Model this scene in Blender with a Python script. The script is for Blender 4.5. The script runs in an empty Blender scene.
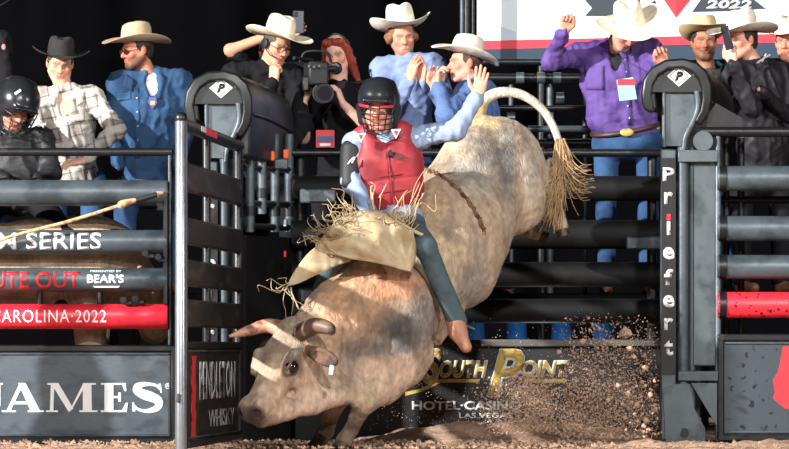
import bpy, bmesh, math, random
import numpy as np
from mathutils import Vector, Matrix
R_ = random.Random(7)
sc = bpy.context.scene
C = sc.collection
# ------------------------------------------------------------------ camera, world, lights, exposure
F = 3960.0; HZ = 350.0; H = 0.564           # focal length in pixels, horizon row, camera height
cam = bpy.data.cameras.new('camera'); camo = bpy.data.objects.new('camera', cam); C.objects.link(camo)
camo.location = (0, 0, H); camo.rotation_euler = (math.pi/2, 0, 0)
cam.sensor_width = 36; cam.lens = F/789*36; cam.shift_y = (HZ-224.5)/789
cam.clip_end = 200
sc.camera = camo
w = bpy.data.worlds.new('arena_dark'); sc.world = w; w.use_nodes = True
w.node_tree.nodes['Background'].inputs[0].default_value = (0.55, 0.6, 0.7, 1)
w.node_tree.nodes['Background'].inputs[1].default_value = 0.012
def lamp(name, loc, target, energy, size, col=(1, 1, 1)):
    l = bpy.data.lights.new(name, 'AREA'); l.energy = energy; l.size = size; l.color = col; l.shape = 'DISK'
    o = bpy.data.objects.new(name, l); C.objects.link(o); o.location = loc
    o.rotation_euler = (Vector(target)-Vector(loc)).to_track_quat('-Z', 'Y').to_euler()
    return o
lamp('arena_strobe_front', (3.2, -2.0, 12.0), (0.2, 24, 1.2), 4300, 0.8, (1, .985, .965))
lamp('arena_strobe_left', (-17.0, 12.0, 8.3), (-0.4, 23.4, 1.2), 12800, 0.4, (1, .985, .965))
lamp('arena_strobe_right', (17.0, 9.0, 7.0), (0.4, 24, 1.2), 1500, 0.6, (1, .985, .965))
lamp('arena_flood_front', (-3.0, -6.0, 9.0), (0, 24, 1.4), 1700, 4.0, (.95, .97, 1))  # broad soft fill added to lift the shade, not a known fixture
sc.view_settings.view_transform = 'Standard'; sc.view_settings.look = 'None'
sc.view_settings.gamma = 1; sc.view_settings.exposure = 0.0; sc.view_settings.use_curve_mapping = False

# ------------------------------------------------------------------ helpers
def P(px, py, D): return np.array([(px-394.5)*D/F, D, H+(HZ-py)*D/F])
def m(px, D=24.0): return px*D/F
def lin(c):
    c = np.asarray(c, float)/255.0
    return np.where(c <= .04045, c/12.92, ((c+.055)/1.055)**2.4)
def unit(v):
    v = np.asarray(v, float); return v/max(np.linalg.norm(v), 1e-9)
MATS = {}
def mat(name, rgb, rough=.6, metal=0., var=.12, scale=12., bump=.0, bscale=60., vcol=False, alt=None, altscale=3., altlo=.5, althi=.62, spec=.5, sheen=0., stretch=None):
    if name in MATS: return MATS[name]
    M = bpy.data.materials.new(name); M.use_nodes = True; MATS[name] = M
    nt = M.node_tree; N = nt.nodes; L = nt.links; b = N['Principled BSDF']
    b.inputs['Roughness'].default_value = rough; b.inputs['Metallic'].default_value = metal
    b.inputs['Specular IOR Level'].default_value = spec
    if sheen: b.inputs['Sheen Weight'].default_value = sheen
    tc = N.new('ShaderNodeTexCoord'); mp = N.new('ShaderNodeMapping'); L.new(tc.outputs['Object'], mp.inputs[0])
    if stretch: mp.inputs['Scale'].default_value = stretch
    if vcol:
        a = N.new('ShaderNodeAttribute'); a.attribute_name = 'Col'; src = a.outputs['Color']
    else:
        r = N.new('ShaderNodeRGB'); r.outputs[0].default_value = (*lin(rgb), 1); src = r.outputs[0]
    if alt is not None:
        n2 = N.new('ShaderNodeTexNoise'); n2.inputs['Scale'].default_value = altscale; n2.inputs['Detail'].default_value = 6
        L.new(mp.outputs[0], n2.inputs[0])
        cr = N.new('ShaderNodeMapRange'); cr.inputs[1].default_value = altlo; cr.inputs[2].default_value = althi
        L.new(n2.outputs[0], cr.inputs[0])
        mx = N.new('ShaderNodeMix'); mx.data_type = 'RGBA'; L.new(cr.outputs[0], mx.inputs[0]); L.new(src, mx.inputs[6])
        mx.inputs[7].default_value = (*lin(alt), 1); src = mx.outputs[2]
    n = N.new('ShaderNodeTexNoise'); n.inputs['Scale'].default_value = scale; n.inputs['Detail'].default_value = 5
    L.new(mp.outputs[0], n.inputs[0])
    mr = N.new('ShaderNodeMapRange'); mr.inputs[1].default_value = .25; mr.inputs[2].default_value = .75
    mr.inputs[3].default_value = 1-var; mr.inputs[4].default_value = 1+var; L.new(n.outputs[0], mr.inputs[0])
    mm = N.new('ShaderNodeVectorMath'); mm.operation = 'SCALE'; L.new(src, mm.inputs[0]); L.new(mr.outputs[0], mm.inputs['Scale'])
    L.new(mm.outputs[0], b.inputs['Base Color'])
    if bump:
        nb = N.new('ShaderNodeTexNoise'); nb.inputs['Scale'].default_value = bscale; nb.inputs['Detail'].default_value = 4
        L.new(mp.outputs[0], nb.inputs[0])
        bp = N.new('ShaderNodeBump'); bp.inputs['Strength'].default_value = bump; bp.inputs['Distance'].default_value = .01
        L.new(nb.outputs[0], bp.inputs['Height']); L.new(bp.outputs[0], b.inputs['Normal'])
    return M
def tag(o, label=None, cat=None, group=None, kind=None):
    if label: o['label'] = label
    if cat: o['category'] = cat
    if group: o['group'] = group
    if kind: o['kind'] = kind
    return o
def thing(name, label, cat, base, group=None):
    o = bpy.data.objects.new(name, None); C.objects.link(o); o.location = [float(x) for x in base]
    o.empty_display_size = .1
    return tag(o, label, cat, group)
def wbase(o):
    b = np.zeros(3)
    while o is not None:
        b += np.array(o.location); o = o.parent
    return b
def link(name, V, Fc, material, parent=None, smooth=True, cols=None, base=None):
    """world-space vertices -> one object; origin at its parent's base (or at `base`)"""
    V = np.asarray(V, float)
    off = wbase(parent) if parent is not None else (np.zeros(3) if base is None else np.asarray(base, float))
    me = bpy.data.meshes.new(name); me.from_pydata((V-off).tolist(), [], [list(f) for f in Fc] if not isinstance(Fc, np.ndarray) else Fc.tolist())
    if cols is not None:
        at = me.color_attributes.new('Col', 'FLOAT_COLOR', 'POINT')
        cc = np.ones((len(V), 4), np.float32); cc[:, :3] = cols; at.data.foreach_set('color', cc.ravel())
    me.materials.append(material)
    if smooth: me.polygons.foreach_set('use_smooth', np.ones(len(me.polygons), bool))
    me.update()
    o = bpy.data.objects.new(name, me); C.objects.link(o)
    if parent is not None: o.parent = parent
    elif base is not None: o.location = [float(x) for x in base]
    return o
class MB:
    def __init__(s): s.v = []; s.f = []; s.n = 0
    def add(s, V, Fc):
        V = [tuple(map(float, p)) for p in V]
        s.v += V; s.f += [tuple(int(i)+s.n for i in f) for f in Fc]; s.n += len(V); return s
    def box(s, c, size, M=None, ch=.0):
        c = np.asarray(c, float); h = np.asarray(size, float)/2; M = np.eye(3) if M is None else M
        ch = min(ch, h.min()*.9); pts = []
        if ch <= 0:
            pts = [c+M@(h*np.array([x, y, z])) for x in (-1, 1) for y in (-1, 1) for z in (-1, 1)]
            return s.add(pts, [(0, 1, 3, 2), (4, 6, 7, 5), (0, 4, 5, 1), (2, 3, 7, 6), (0, 2, 6, 4), (1, 5, 7, 3)])
        bm = bmesh.new()
        for x in (-1, 1):
            for y in (-1, 1):
                for z in (-1, 1):
                    g = np.array([x, y, z])
                    for a in range(3):
                        q = h-ch; q[a] = h[a]; bm.verts.new(c+M@(q*g))
        bmesh.ops.convex_hull(bm, input=bm.verts)
        bmesh.ops.dissolve_limit(bm, angle_limit=.01, verts=bm.verts, edges=bm.edges)
        bm.verts.index_update()
        V = [v.co[:] for v in bm.verts]; Fc = [[v.index for v in f.verts] for f in bm.faces]; bm.free()
        return s.add(V, Fc)
    def tube(s, pts, rad, seg=12, cap=True, flat=None):
        pts = np.asarray(pts, float); n = len(pts)
        rad = np.broadcast_to(np.asarray(rad, float), (n,))
        T = np.gradient(pts, axis=0); T /= np.linalg.norm(T, axis=1)[:, None]+1e-12
        up = np.array([0, 0, 1.]) if abs(T[0, 2]) < .9 else np.array([1., 0, 0])
        V = []; prev = None
        for i in range(n):
            a = np.cross(T[i], up) if prev is None else prev-T[i]*np.dot(prev, T[i])
            a = unit(a); prev = a; b = np.cross(T[i], a)
            for k in range(seg):
                t = 2*math.pi*k/seg
                V.append(pts[i]+rad[i]*(math.cos(t)*a+(1 if flat is None else flat)*math.sin(t)*b))
        Fc = [(i*seg+k, i*seg+(k+1) % seg, (i+1)*seg+(k+1) % seg, (i+1)*seg+k) for i in range(n-1) for k in range(seg)]
        if cap: Fc += [tuple(range(seg))[::-1], tuple(range((n-1)*seg, n*seg))]
        return s.add(V, Fc)
    def prism(s, poly, d0, d1):
        """poly: list of 3D points (front outline); extruded by vector d1 after offset d0"""
        p = np.asarray(poly, float); n = len(p); d0 = np.asarray(d0, float); d1 = np.asarray(d1, float)
        V = list(p+d0)+list(p+d1)
        Fc = [tuple(range(n)), tuple(range(2*n-1, n-1, -1))]+[(i, i+n, (i+1) % n+n, (i+1) % n) for i in range(n)]
        return s.add(V, Fc)
    def ball(s, c, r, u=12, v=8):
        c = np.asarray(c, float); r = np.broadcast_to(np.asarray(r, float), (3,)); V = [c+r*(0, 0, 1)]
        for i in range(1, v):
            for j in range(u):
                a = math.pi*i/v; t = 2*math.pi*j/u
                V.append(c+r*np.array([math.sin(a)*math.cos(t), math.sin(a)*math.sin(t), math.cos(a)]))
        V.append(c-r*(0, 0, 1)); Fc = [(0, 1+j, 1+(j+1) % u) for j in range(u)]
        for i in range(v-2):
            Fc += [(1+i*u+j, 1+(i+1)*u+j, 1+(i+1)*u+(j+1) % u, 1+i*u+(j+1) % u) for j in range(u)]
        e = len(V)-1; Fc += [(e, 1+(v-2)*u+(j+1) % u, 1+(v-2)*u+j) for j in range(u)]
        return s.add(V, Fc)
    def build(s, name, material, parent=None, smooth=False, base=None, auto=True):
        o = link(name, s.v, s.f, material, parent, smooth or auto, None, base)
        if auto and not smooth:
            o.data.polygons.foreach_set('use_smooth', np.ones(len(o.data.polygons), bool))
            o.data.set_sharp_from_angle(angle=math.radians(40))
        bm = bmesh.new(); bm.from_mesh(o.data); bmesh.ops.recalc_face_normals(bm, faces=bm.faces); bm.to_mesh(o.data); bm.free()
        return o
def catmull(pts, n=8):
    p = np.asarray(pts, float); p = np.vstack([2*p[0]-p[1], p, 2*p[-1]-p[-2]]); out = []
    for i in range(1, len(p)-2):
        for t in np.linspace(0, 1, n, endpoint=False):
            a, b, c, d = p[i-1:i+3]
            out.append(.5*((2*b)+(-a+c)*t+(2*a-5*b+4*c-d)*t*t+(-a+3*b-3*c+d)*t**3))
    out.append(p[-2]); return np.array(out)

# ---- signed distance bodies turned into one continuous mesh (surface nets)
_rng = np.random.default_rng(3)
_A = _rng.normal(size=(14, 3)); _A /= np.linalg.norm(_A, axis=1)[:, None]; _ph = _rng.uniform(0, 6.28, 14)
def wob(p, freq, seed=0):
    v = 0
    for i in range(5):
        j = (i+seed) % 14
        v = v+np.sin((p@_A[j])*freq*(1+.35*i)+_ph[j]+seed+1.3*np.sin((p@_A[(j+3) % 14])*freq*.6))/(1+.35*i)
    return v/3.0
class SDF:
    def __init__(s): s.p = []
    def cap(s, a, b, ra, rb=None, k=.03, col=None, sub=False):
        s.p.append(('cap', np.asarray(a, float), np.asarray(b, float), ra, ra if rb is None else rb, k, col, sub)); return s
    def ell(s, c, r, M=None, k=.03, col=None, sub=False):
        s.p.append(('ell', np.asarray(c, float), np.broadcast_to(np.asarray(r, float), (3,)), np.eye(3) if M is None else M, None, k, col, sub)); return s
    def box(s, c, h, M=None, rr=.01, k=.02, col=None, sub=False):
        s.p.append(('box', np.asarray(c, float), np.asarray(h, float), np.eye(3) if M is None else M, rr, k, col, sub)); return s
    def tor(s, c, M, R, r, k=.01, col=None, sub=False):
        s.p.append(('tor', np.asarray(c, float), np.broadcast_to(np.asarray(R, float), (2,)), M, r, k, col, sub)); return s
    @staticmethod
    def dist(q, X):
        kd = q[0]
        if kd == 'cap':
            a, b = q[1], q[2]; ba = b-a; t = np.clip(((X-a)@ba)/max(ba@ba, 1e-9), 0, 1)
            return np.linalg.norm(X-a-t[..., None]*ba, axis=-1)-(q[3]+(q[4]-q[3])*t)
        L = (X-q[1])@q[3]
        if kd == 'ell':
            r = q[2]; k0 = np.linalg.norm(L/r, axis=-1); k1 = np.linalg.norm(L/(r*r), axis=-1)
            return k0*(k0-1)/np.maximum(k1, 1e-6)
        if kd == 'box':
            d = np.abs(L)-(q[2]-q[4]); return np.linalg.norm(np.maximum(d, 0), axis=-1)+np.minimum(d.max(-1), 0)-q[4]
        if kd == 'tor':
            s2 = L[..., :2]*np.array([1, q[2][0]/q[2][1]]); x = np.linalg.norm(s2, axis=-1)-q[2][0]
            return np.sqrt(x*x+L[..., 2]**2)-q[4]
    @staticmethod
    def bounds(q):
        if q[0] == 'cap':
            r = max(q[3], q[4]); return np.minimum(q[1], q[2])-r, np.maximum(q[1], q[2])+r
        if q[0] == 'tor':
            r = q[2].max()+q[4]; return q[1]-r, q[1]+r
        h = np.abs(q[3])@q[2]; return q[1]-h, q[1]+h
    def mesh(s, vox, disp=None):
        U = [q for q in s.p if not q[7]]
        lo = np.min([s.bounds(q)[0] for q in U], 0)-3*vox-.02; hi = np.max([s.bounds(q)[1] for q in U], 0)+3*vox+.02
        n = np.ceil((hi-lo)/vox).astype(int)+1
        ax = [lo[i]+vox*np.arange(n[i]) for i in range(3)]
        G = np.full(n, .5, np.float32)
        for q in s.p:
            b0, b1 = s.bounds(q); mg = q[5]+4*vox+.01
            i0 = np.clip(np.floor((b0-mg-lo)/vox).astype(int), 0, n); i1 = np.clip(np.ceil((b1+mg-lo)/vox).astype(int)+1, 0, n)
            if (i1 <= i0).any(): continue
            X = np.stack(np.meshgrid(ax[0][i0[0]:i1[0]], ax[1][i0[1]:i1[1]], ax[2][i0[2]:i1[2]], indexing='ij'), -1)
            d = s.dist(q, X).astype(np.float32); sl = tuple(slice(i0[i], i1[i]) for i in range(3)); g = G[sl]; k = max(q[5], 1e-5)
            if q[7]:
                d = -d; hh = np.maximum(k-np.abs(g-d), 0)/k; G[sl] = np.maximum(g, d)+hh*hh*k*.25
            else:
                hh = np.maximum(k-np.abs(g-d), 0)/k; G[sl] = np.minimum(g, d)-hh*hh*k*.25
        S = G < 0
        cs = np.zeros(n-1, np.int8); pos = np.zeros((*(n-1), 3), np.float32); cnt = np.zeros(n-1, np.float32)
        def sl(o): return tuple(slice(o[i], n[i]-1+o[i]) for i in range(3))
        offs = [(x, y, z) for x in (0, 1) for y in (0, 1) for z in (0, 1)]
        act = np.zeros(n-1, bool); s0 = S[sl((0, 0, 0))]
        for o in offs[1:]: act |= S[sl(o)] != s0
        ci = np.argwhere(act); Vp = np.zeros((len(ci), 3)); cn = np.zeros(len(ci))
        for a in range(3):
            for o in offs:
                if o[a]: continue
                o2 = list(o); o2[a] = 1
                g0 = G[tuple((ci+o).T)]; g1 = G[tuple((ci+o2).T)]; e = (g0 < 0) != (g1 < 0)
                t = np.where(e, g0/np.where(g0 == g1, 1, g0-g1), 0)
                p = np.zeros((len(ci), 3)); p[:] = o; p[:, a] = t
                Vp += p*e[:, None]; cn += e
        V = lo+vox*(ci+Vp/np.maximum(cn, 1)[:, None])
        idx = -np.ones(n-1, np.int64); idx[tuple(ci.T)] = np.arange(len(ci))
        Q = []
        for a in range(3):
            b, c = (a+1) % 3, (a+2) % 3
            A = [slice(1, n[i]-1) for i in range(3)]; A[a] = slice(0, n[a]-1); B = list(A); B[a] = slice(1, n[a])
            ed = S[tuple(A)] != S[tuple(B)]; ii = np.argwhere(ed)
            if not len(ii): continue
            off = np.array([1, 1, 1]); off[a] = 0; ii = ii+off
            fl = S[tuple(ii.T)]
            db = np.zeros(3, int); db[b] = 1; dc = np.zeros(3, int); dc[c] = 1
            q4 = np.stack([idx[tuple((ii-db-dc).T)], idx[tuple((ii-dc).T)], idx[tuple(ii.T)], idx[tuple((ii-db).T)]], 1)
            q4[~fl] = q4[~fl][:, ::-1]; Q.append(q4)
        Q = np.vstack(Q); Q = Q[(Q >= 0).all(1)]
        cols = None
        if any(q[6] is not None for q in U):
            W = 0; Cc = 0
            for q in U:
                if q[6] is None: continue
                wt = np.exp(-np.clip(s.dist(q, V), -.05, .4)/.006)+1e-12
                W = W+wt; Cc = Cc+wt[:, None]*lin(q[6])
            cols = Cc/W[:, None]
        if disp is not None:
            nn = np.zeros_like(V); e1 = V[Q[:, 1]]-V[Q[:, 0]]; e2 = V[Q[:, 2]]-V[Q[:, 0]]; fn = np.cross(e1, e2)
            for j in range(4): np.add.at(nn, Q[:, j], fn)
            nn /= np.linalg.norm(nn, axis=1)[:, None]+1e-12
            V = V+nn*disp(V)[:, None]
        return V, Q, cols
def join(parts):
    V = []; Q = []; Cc = []; n = 0
    for v, q, c in parts:
        V.append(v); Q.append(q+n); n += len(v); Cc.append(c if c is not None else np.ones((len(v), 3))*.5)
    return np.vstack(V), np.vstack(Q), np.vstack(Cc)

# ---- lettering
def text_mesh(body, bold=0., shear=0., spacing=1.):
    cu = bpy.data.curves.new('t', 'FONT'); cu.body = body; cu.size = 1; cu.offset = bold; cu.shear = shear; cu.space_character = spacing
    cu.resolution_u = 3
    o = bpy.data.objects.new('t', cu); C.objects.link(o)
    dg = bpy.context.evaluated_depsgraph_get(); me = bpy.data.meshes.new_from_object(o.evaluated_get(dg))
    bm = bmesh.new(); bm.from_mesh(me)
    bpy.data.objects.remove(o); bpy.data.curves.remove(cu); bpy.data.meshes.remove(me)
    return bm
def text_fit(body, x0, x1, y0, y1, D, material, parent, name='lettering', bold=.02, shear=0., spacing=1., curve=None, M=None, org=None, label=None, th=.002):
    """flat print fitted into a pixel rectangle at depth D; curve=(centre z, radius) wraps it on a tube;
       M, org place it on another plane (then the rectangle is metres in that plane)"""
    bm = text_mesh(body, bold, shear, spacing)
    vs = np.array([v.co[:2] for v in bm.verts]); a = vs.min(0); b = vs.max(0)
    if curve is not None:
        for t in np.linspace(a[1], b[1], 9)[1:-1]:
            bmesh.ops.bisect_plane(bm, geom=bm.verts[:]+bm.edges[:]+bm.faces[:], plane_co=(0, t, 0), plane_no=(0, 1, 0))
    for v in bm.verts:
        u = (v.co.x-a[0])/(b[0]-a[0]); t = (v.co.y-a[1])/(b[1]-a[1])
        if M is not None:
            p = org+M@np.array([x0+u*(x1-x0), -th, y0+t*(y1-y0)])
        else:
            p = P(x0+u*(x1-x0), y1+t*(y0-y1), D); p[1] -= th
            if curve is not None:
                dz = p[2]-curve[0]; p[1] = D-math.sqrt(max(curve[1]**2-dz*dz, 1e-6))-th
        v.co = p
    off = wbase(parent)
    for v in bm.verts: v.co = Vector(np.array(v.co)-off)
    me = bpy.data.meshes.new(name); bm.to_mesh(me); bm.free(); me.materials.append(material)
    o = bpy.data.objects.new(name, me); C.objects.link(o); o.parent = parent
    sm = o.modifiers.new('thick', 'SOLIDIFY'); sm.thickness = .001; sm.offset = 0
    if label: o['label'] = label
    return o
def plate(polys, D, material, parent, name, th=.003, front=0.):
    """list of pixel polygons -> flat plates standing at depth D, thickness th towards the back"""
    b = MB()
    for pl in polys:
        b.prism([P(x, y, D) for x, y in pl], (0, -front, 0), (0, th-front, 0))
    return b.build(name, material, parent, auto=True)
# ------------------------------------------------------------------ materials of the place
STEEL = mat('dark_blue_steel', (78, 88, 94), .42, .25, .18, 9, .15, 40, alt=(58, 66, 72), altscale=5)
STEEL2 = mat('grey_plate_steel', (86, 96, 100), .38, .3, .2, 7, .06, 50, alt=(62, 70, 74), altscale=6)
GALV = mat('bright_steel', (150, 155, 160), .28, .75, .12, 20, .05, 80)
BLACKS = mat('black_painted_steel', (24, 25, 27), .4, .2, .3, 12, .1, 60, alt=(58, 56, 54), altscale=9, altlo=.6, althi=.75)
GATEB = mat('scuffed_black_steel', (42, 40, 38), .5, .15, .3, 10, .2, 50, alt=(88, 84, 78), altscale=7, altlo=.55, althi=.75, stretch=(1, .35, 2))  # dark base tone carries the shade on the open gate's face plus its dirt
BACKB = mat('flat_black_rail', (13, 13, 14), .7, .0, .3, 10, .1, 50, alt=(30, 28, 26), altscale=8, altlo=.6, althi=.8, spec=.3)
REDP = mat('red_paint', (226, 40, 58), .4, 0, .06, 8, .05, 40, alt=(170, 26, 40), altscale=10, altlo=.62, althi=.75)
REDS = mat('spattered_red_paint', (224, 42, 58), .4, 0, .06, 8, .05, 40, alt=(40, 20, 22), altscale=38, altlo=.60, althi=.63)
PANEL = mat('blue_grey_panel', (74, 84, 92), .45, .1, .16, 4, .1, 30, alt=(58, 64, 70), altscale=5, stretch=(1, 1, 2))
PANELR = mat('spattered_panel', (58, 66, 73), .45, .1, .12, 4, .1, 30, alt=(12, 12, 13), altscale=24, altlo=.63, althi=.65)
RUBBER = mat('black_rubber_pad', (23, 25, 26), .38, 0, .2, 16, .06, 30, alt=(42, 42, 41), altscale=5, altlo=.58, althi=.78, stretch=(1, .5, 1.5))
WHITEP = mat('white_print', (236, 238, 240), .5, 0, .04, 20)
WHITED = mat('worn_white_print', (214, 216, 218), .5, 0, .1, 30, alt=(120, 120, 122), altscale=30, altlo=.6, althi=.7)
REDPR = mat('red_print', (218, 44, 52), .5, 0, .05, 20)
BLACKP = mat('black_print', (16, 16, 18), .6, 0, .1, 20)
GOLDP = mat('gold_print', (206, 176, 92), .45, .0, .12, 20, alt=(150, 118, 50), altscale=20)
DIRT = mat('arena_dirt', (178, 148, 128), .95, 0, .28, 25, .9, 90, alt=(136, 107, 90), altscale=6, altlo=.45, althi=.7, spec=.1)
CLOD = mat('dirt_clod', (200, 166, 140), .95, 0, .25, 60, .6, 150, spec=.1)
DARKBG = mat('black_drape', (9, 9, 11), .95, 0, .1, 3, spec=.0)  # near-black sheet colour stands in for the unlit arena behind
GEARB = mat('black_gear_plastic', (24, 24, 27), .6, 0, .2, 30)
ORANGE = mat('orange_plastic', (238, 98, 30), .5, 0, .08, 20)
DL, DR, DB = 24.2, 23.7, 25.0

# ------------------------------------------------------------------ ground and dark backdrop
def ground():
    xs = np.concatenate([np.linspace(-16, -3.2, 14)[:-1], np.linspace(-3.2, 3.2, 300), np.linspace(3.2, 16, 14)[1:]])
    ys = np.concatenate([np.linspace(-8, 21.6, 16)[:-1], np.linspace(21.6, 25.2, 150), np.linspace(25.2, 44, 10)[1:]])
    X, Y = np.meshgrid(xs, ys); p = np.stack([X, Y, 0*X], -1)
    fine = np.clip((Y-21.2)/.5, 0, 1)*np.clip((25.6-Y)/.4, 0, 1)
    z = .012*wob(p, 9, 1)+.010*wob(p, 28, 4)+.007*wob(p, 70, 7)+.005*np.abs(wob(p, 130, 2))
    z = z*fine-.012*fine
    mound = .12*np.exp(-((Y-24.95)/.42)**2)*np.exp(-((X-.75)/.85)**4)*(1+.25*wob(p, 12, 5))
    mound += .035*np.exp(-((Y-23.35)/.22)**2)*np.clip((X-.9)/.5, 0, 1)*(1+.5*wob(p, 20, 8))
    z = z+mound*np.clip((25.7-Y)/.3, 0, 1)
    n, k = X.shape; V = np.stack([X, Y, z], -1).reshape(-1, 3)
    i = np.arange(n-1)[:, None]*k+np.arange(k-1)[None]; Q = np.stack([i, i+1, i+k+1, i+k], -1).reshape(-1, 4)
    return V, Q
gv, gq = ground()
tag(link('floor', gv, gq, DIRT), 'churned reddish brown arena dirt', None, kind='structure')
_b = MB()
pts = [(x, 33+.12*math.sin(x*5.1)+.06*math.sin(x*11), 0) for x in np.linspace(-14, 14, 220)]
V = []
for x, y, z in pts: V += [(x, y, 0), (x, y, 11), (x, y+.03, 0), (x, y+.03, 11)]
Fc = []
for i in range(len(pts)-1):
    a = 4*i; Fc += [(a, a+4, a+5, a+1), (a+2, a+3, a+7, a+6)]
_b.add(V, Fc)
tag(_b.build('wall_back', DARKBG, smooth=True), 'black drape closing off the backstage', None, kind='structure')

# ------------------------------------------------------------------ chute gates
I3 = np.eye(3)
def gate(label, org, M, x0, x1, rails, top, panel, posts, pm=PANEL, fm=BLACKS, board=False, rx1=99):
    t = thing('chute_gate', label, 'gate', (org[0], org[1], 0))
    W = lambda x, y, z: org+M@np.array([x, y, z])
    out = {'gate': t, 'rails': []}
    for z, r, mt in rails:
        b = MB()
        if board: b.box(W((x0+x1)/2+.05, 0, z), (x1-x0-.1, .05, 2*r), M, .012)
        else: b.tube([W(x0, 0, z), W(x0+.012, 0, z), W(min(x1, rx1)-.012, 0, z), W(min(x1, rx1), 0, z)], [r*.93, r, r, r*.93], 28)
        out['rails'].append(b.build('rail', mt, t))
    for z, r, a0, a1 in top:
        b = MB(); b.tube([W(a0, 0, z), W(a1, 0, z)], r, 14); out['top'] = b.build('top_rail', fm, t)
    z0, z1 = panel
    b = MB()
    out['panel'] = b.box(W((x0+x1)/2, .0, (z0+z1)/2), (x1-x0-.04, .02, z1-z0-.06), M, .003).build('sponsor_panel', pm, t)
    fr = .042
    b = MB()
    for z in (z0+fr/2, z1-fr/2): b.box(W((x0+x1)/2, 0, z), (x1-x0, .06, fr), M, .008)
    for x in (x0+fr/2, x1-fr/2): b.box(W(x, 0, (z0+z1)/2), (fr, .058, z1-z0-.01), M, .008)
    out['frame'] = b.build('panel_frame', fm, t)
    b = MB()
    b.box(W((x0+x1)/2, -.016, z1-fr-.012), (x1-x0-.1, .012, .012), M, .003)
    b.box(W((x0+x1)/2, -.016, z0+fr+.012), (x1-x0-.1, .012, .012), M, .003)
    b.build('panel_bead', STEEL, t)
    for x, r, za, zb, mt in posts:
        b = MB(); b.tube([W(x, 0, za), W(x, 0, zb-.01), W(x, 0, zb)], [r, r, r*.8], 18); out.setdefault('posts', []).append(b.build('end_post', mt, t))
    return out
def zz(py, D): return H+(HZ-py)*D/F
def xx(px, D): return (px-394.5)*D/F
rz = lambda a, b, D: ((zz(a, D)+zz(b, D))/2, (zz(a, D)-zz(b, D))/2)
RL = [(*rz(180, 206, DL), STEEL), (*rz(230, 254, DL), STEEL), (*rz(268, 292, DL), STEEL), (*rz(304, 329, DL), REDP)]
orgL = np.array([0, DL, 0.])
gl = gate('closed steel chute gate with red bottom rail beside the open gate', orgL, I3, xx(-120, DL), xx(178, DL), RL,
          [(zz(152, DL), m(4.2), xx(-120, DL), xx(172, DL))], (zz(444, DL), zz(345, DL)),
          [(xx(170, DL), m(2.6), .0, zz(150, DL), BLACKS), (xx(-118, DL), m(4), .0, zz(150, DL), BLACKS)], rx1=xx(168, DL))
z, r, _ = RL[1]
text_fit('M SERIES', -1, 102.5, 232.5, 250, DL, WHITEP, gl['rails'][1], bold=.014, curve=(z, r), label='white bold lettering')
z, r, _ = RL[2]
text_fit('UTE OUT', -7, 81, 271.5, 289, DL, REDPR, gl['rails'][2], bold=.014, curve=(z, r), label='red bold lettering')
text_fit("BEAR'S", 88, 125, 274.5, 283.5, DL, WHITEP, gl['rails'][2], bold=.03, curve=(z, r), label='white slab lettering')
text_fit('PRESENTED BY', 91, 122, 270.3, 272.3, DL, WHITEP, gl['rails'][2], bold=.0, curve=(z, r), label='tiny white lettering')
plate([[(93, 286), (120, 286), (118, 287.6), (95, 287.6)]], DL-r+.002, WHITEP, gl['rails'][2], 'underline', .004)
z, r, _ = RL[3]
text_fit('CAROLINA·2022', -7.5, 107, 310, 322.5, DL, WHITEP, gl['rails'][3], bold=.0, spacing=1.12, curve=(z, r), label='white thin lettering')
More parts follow.
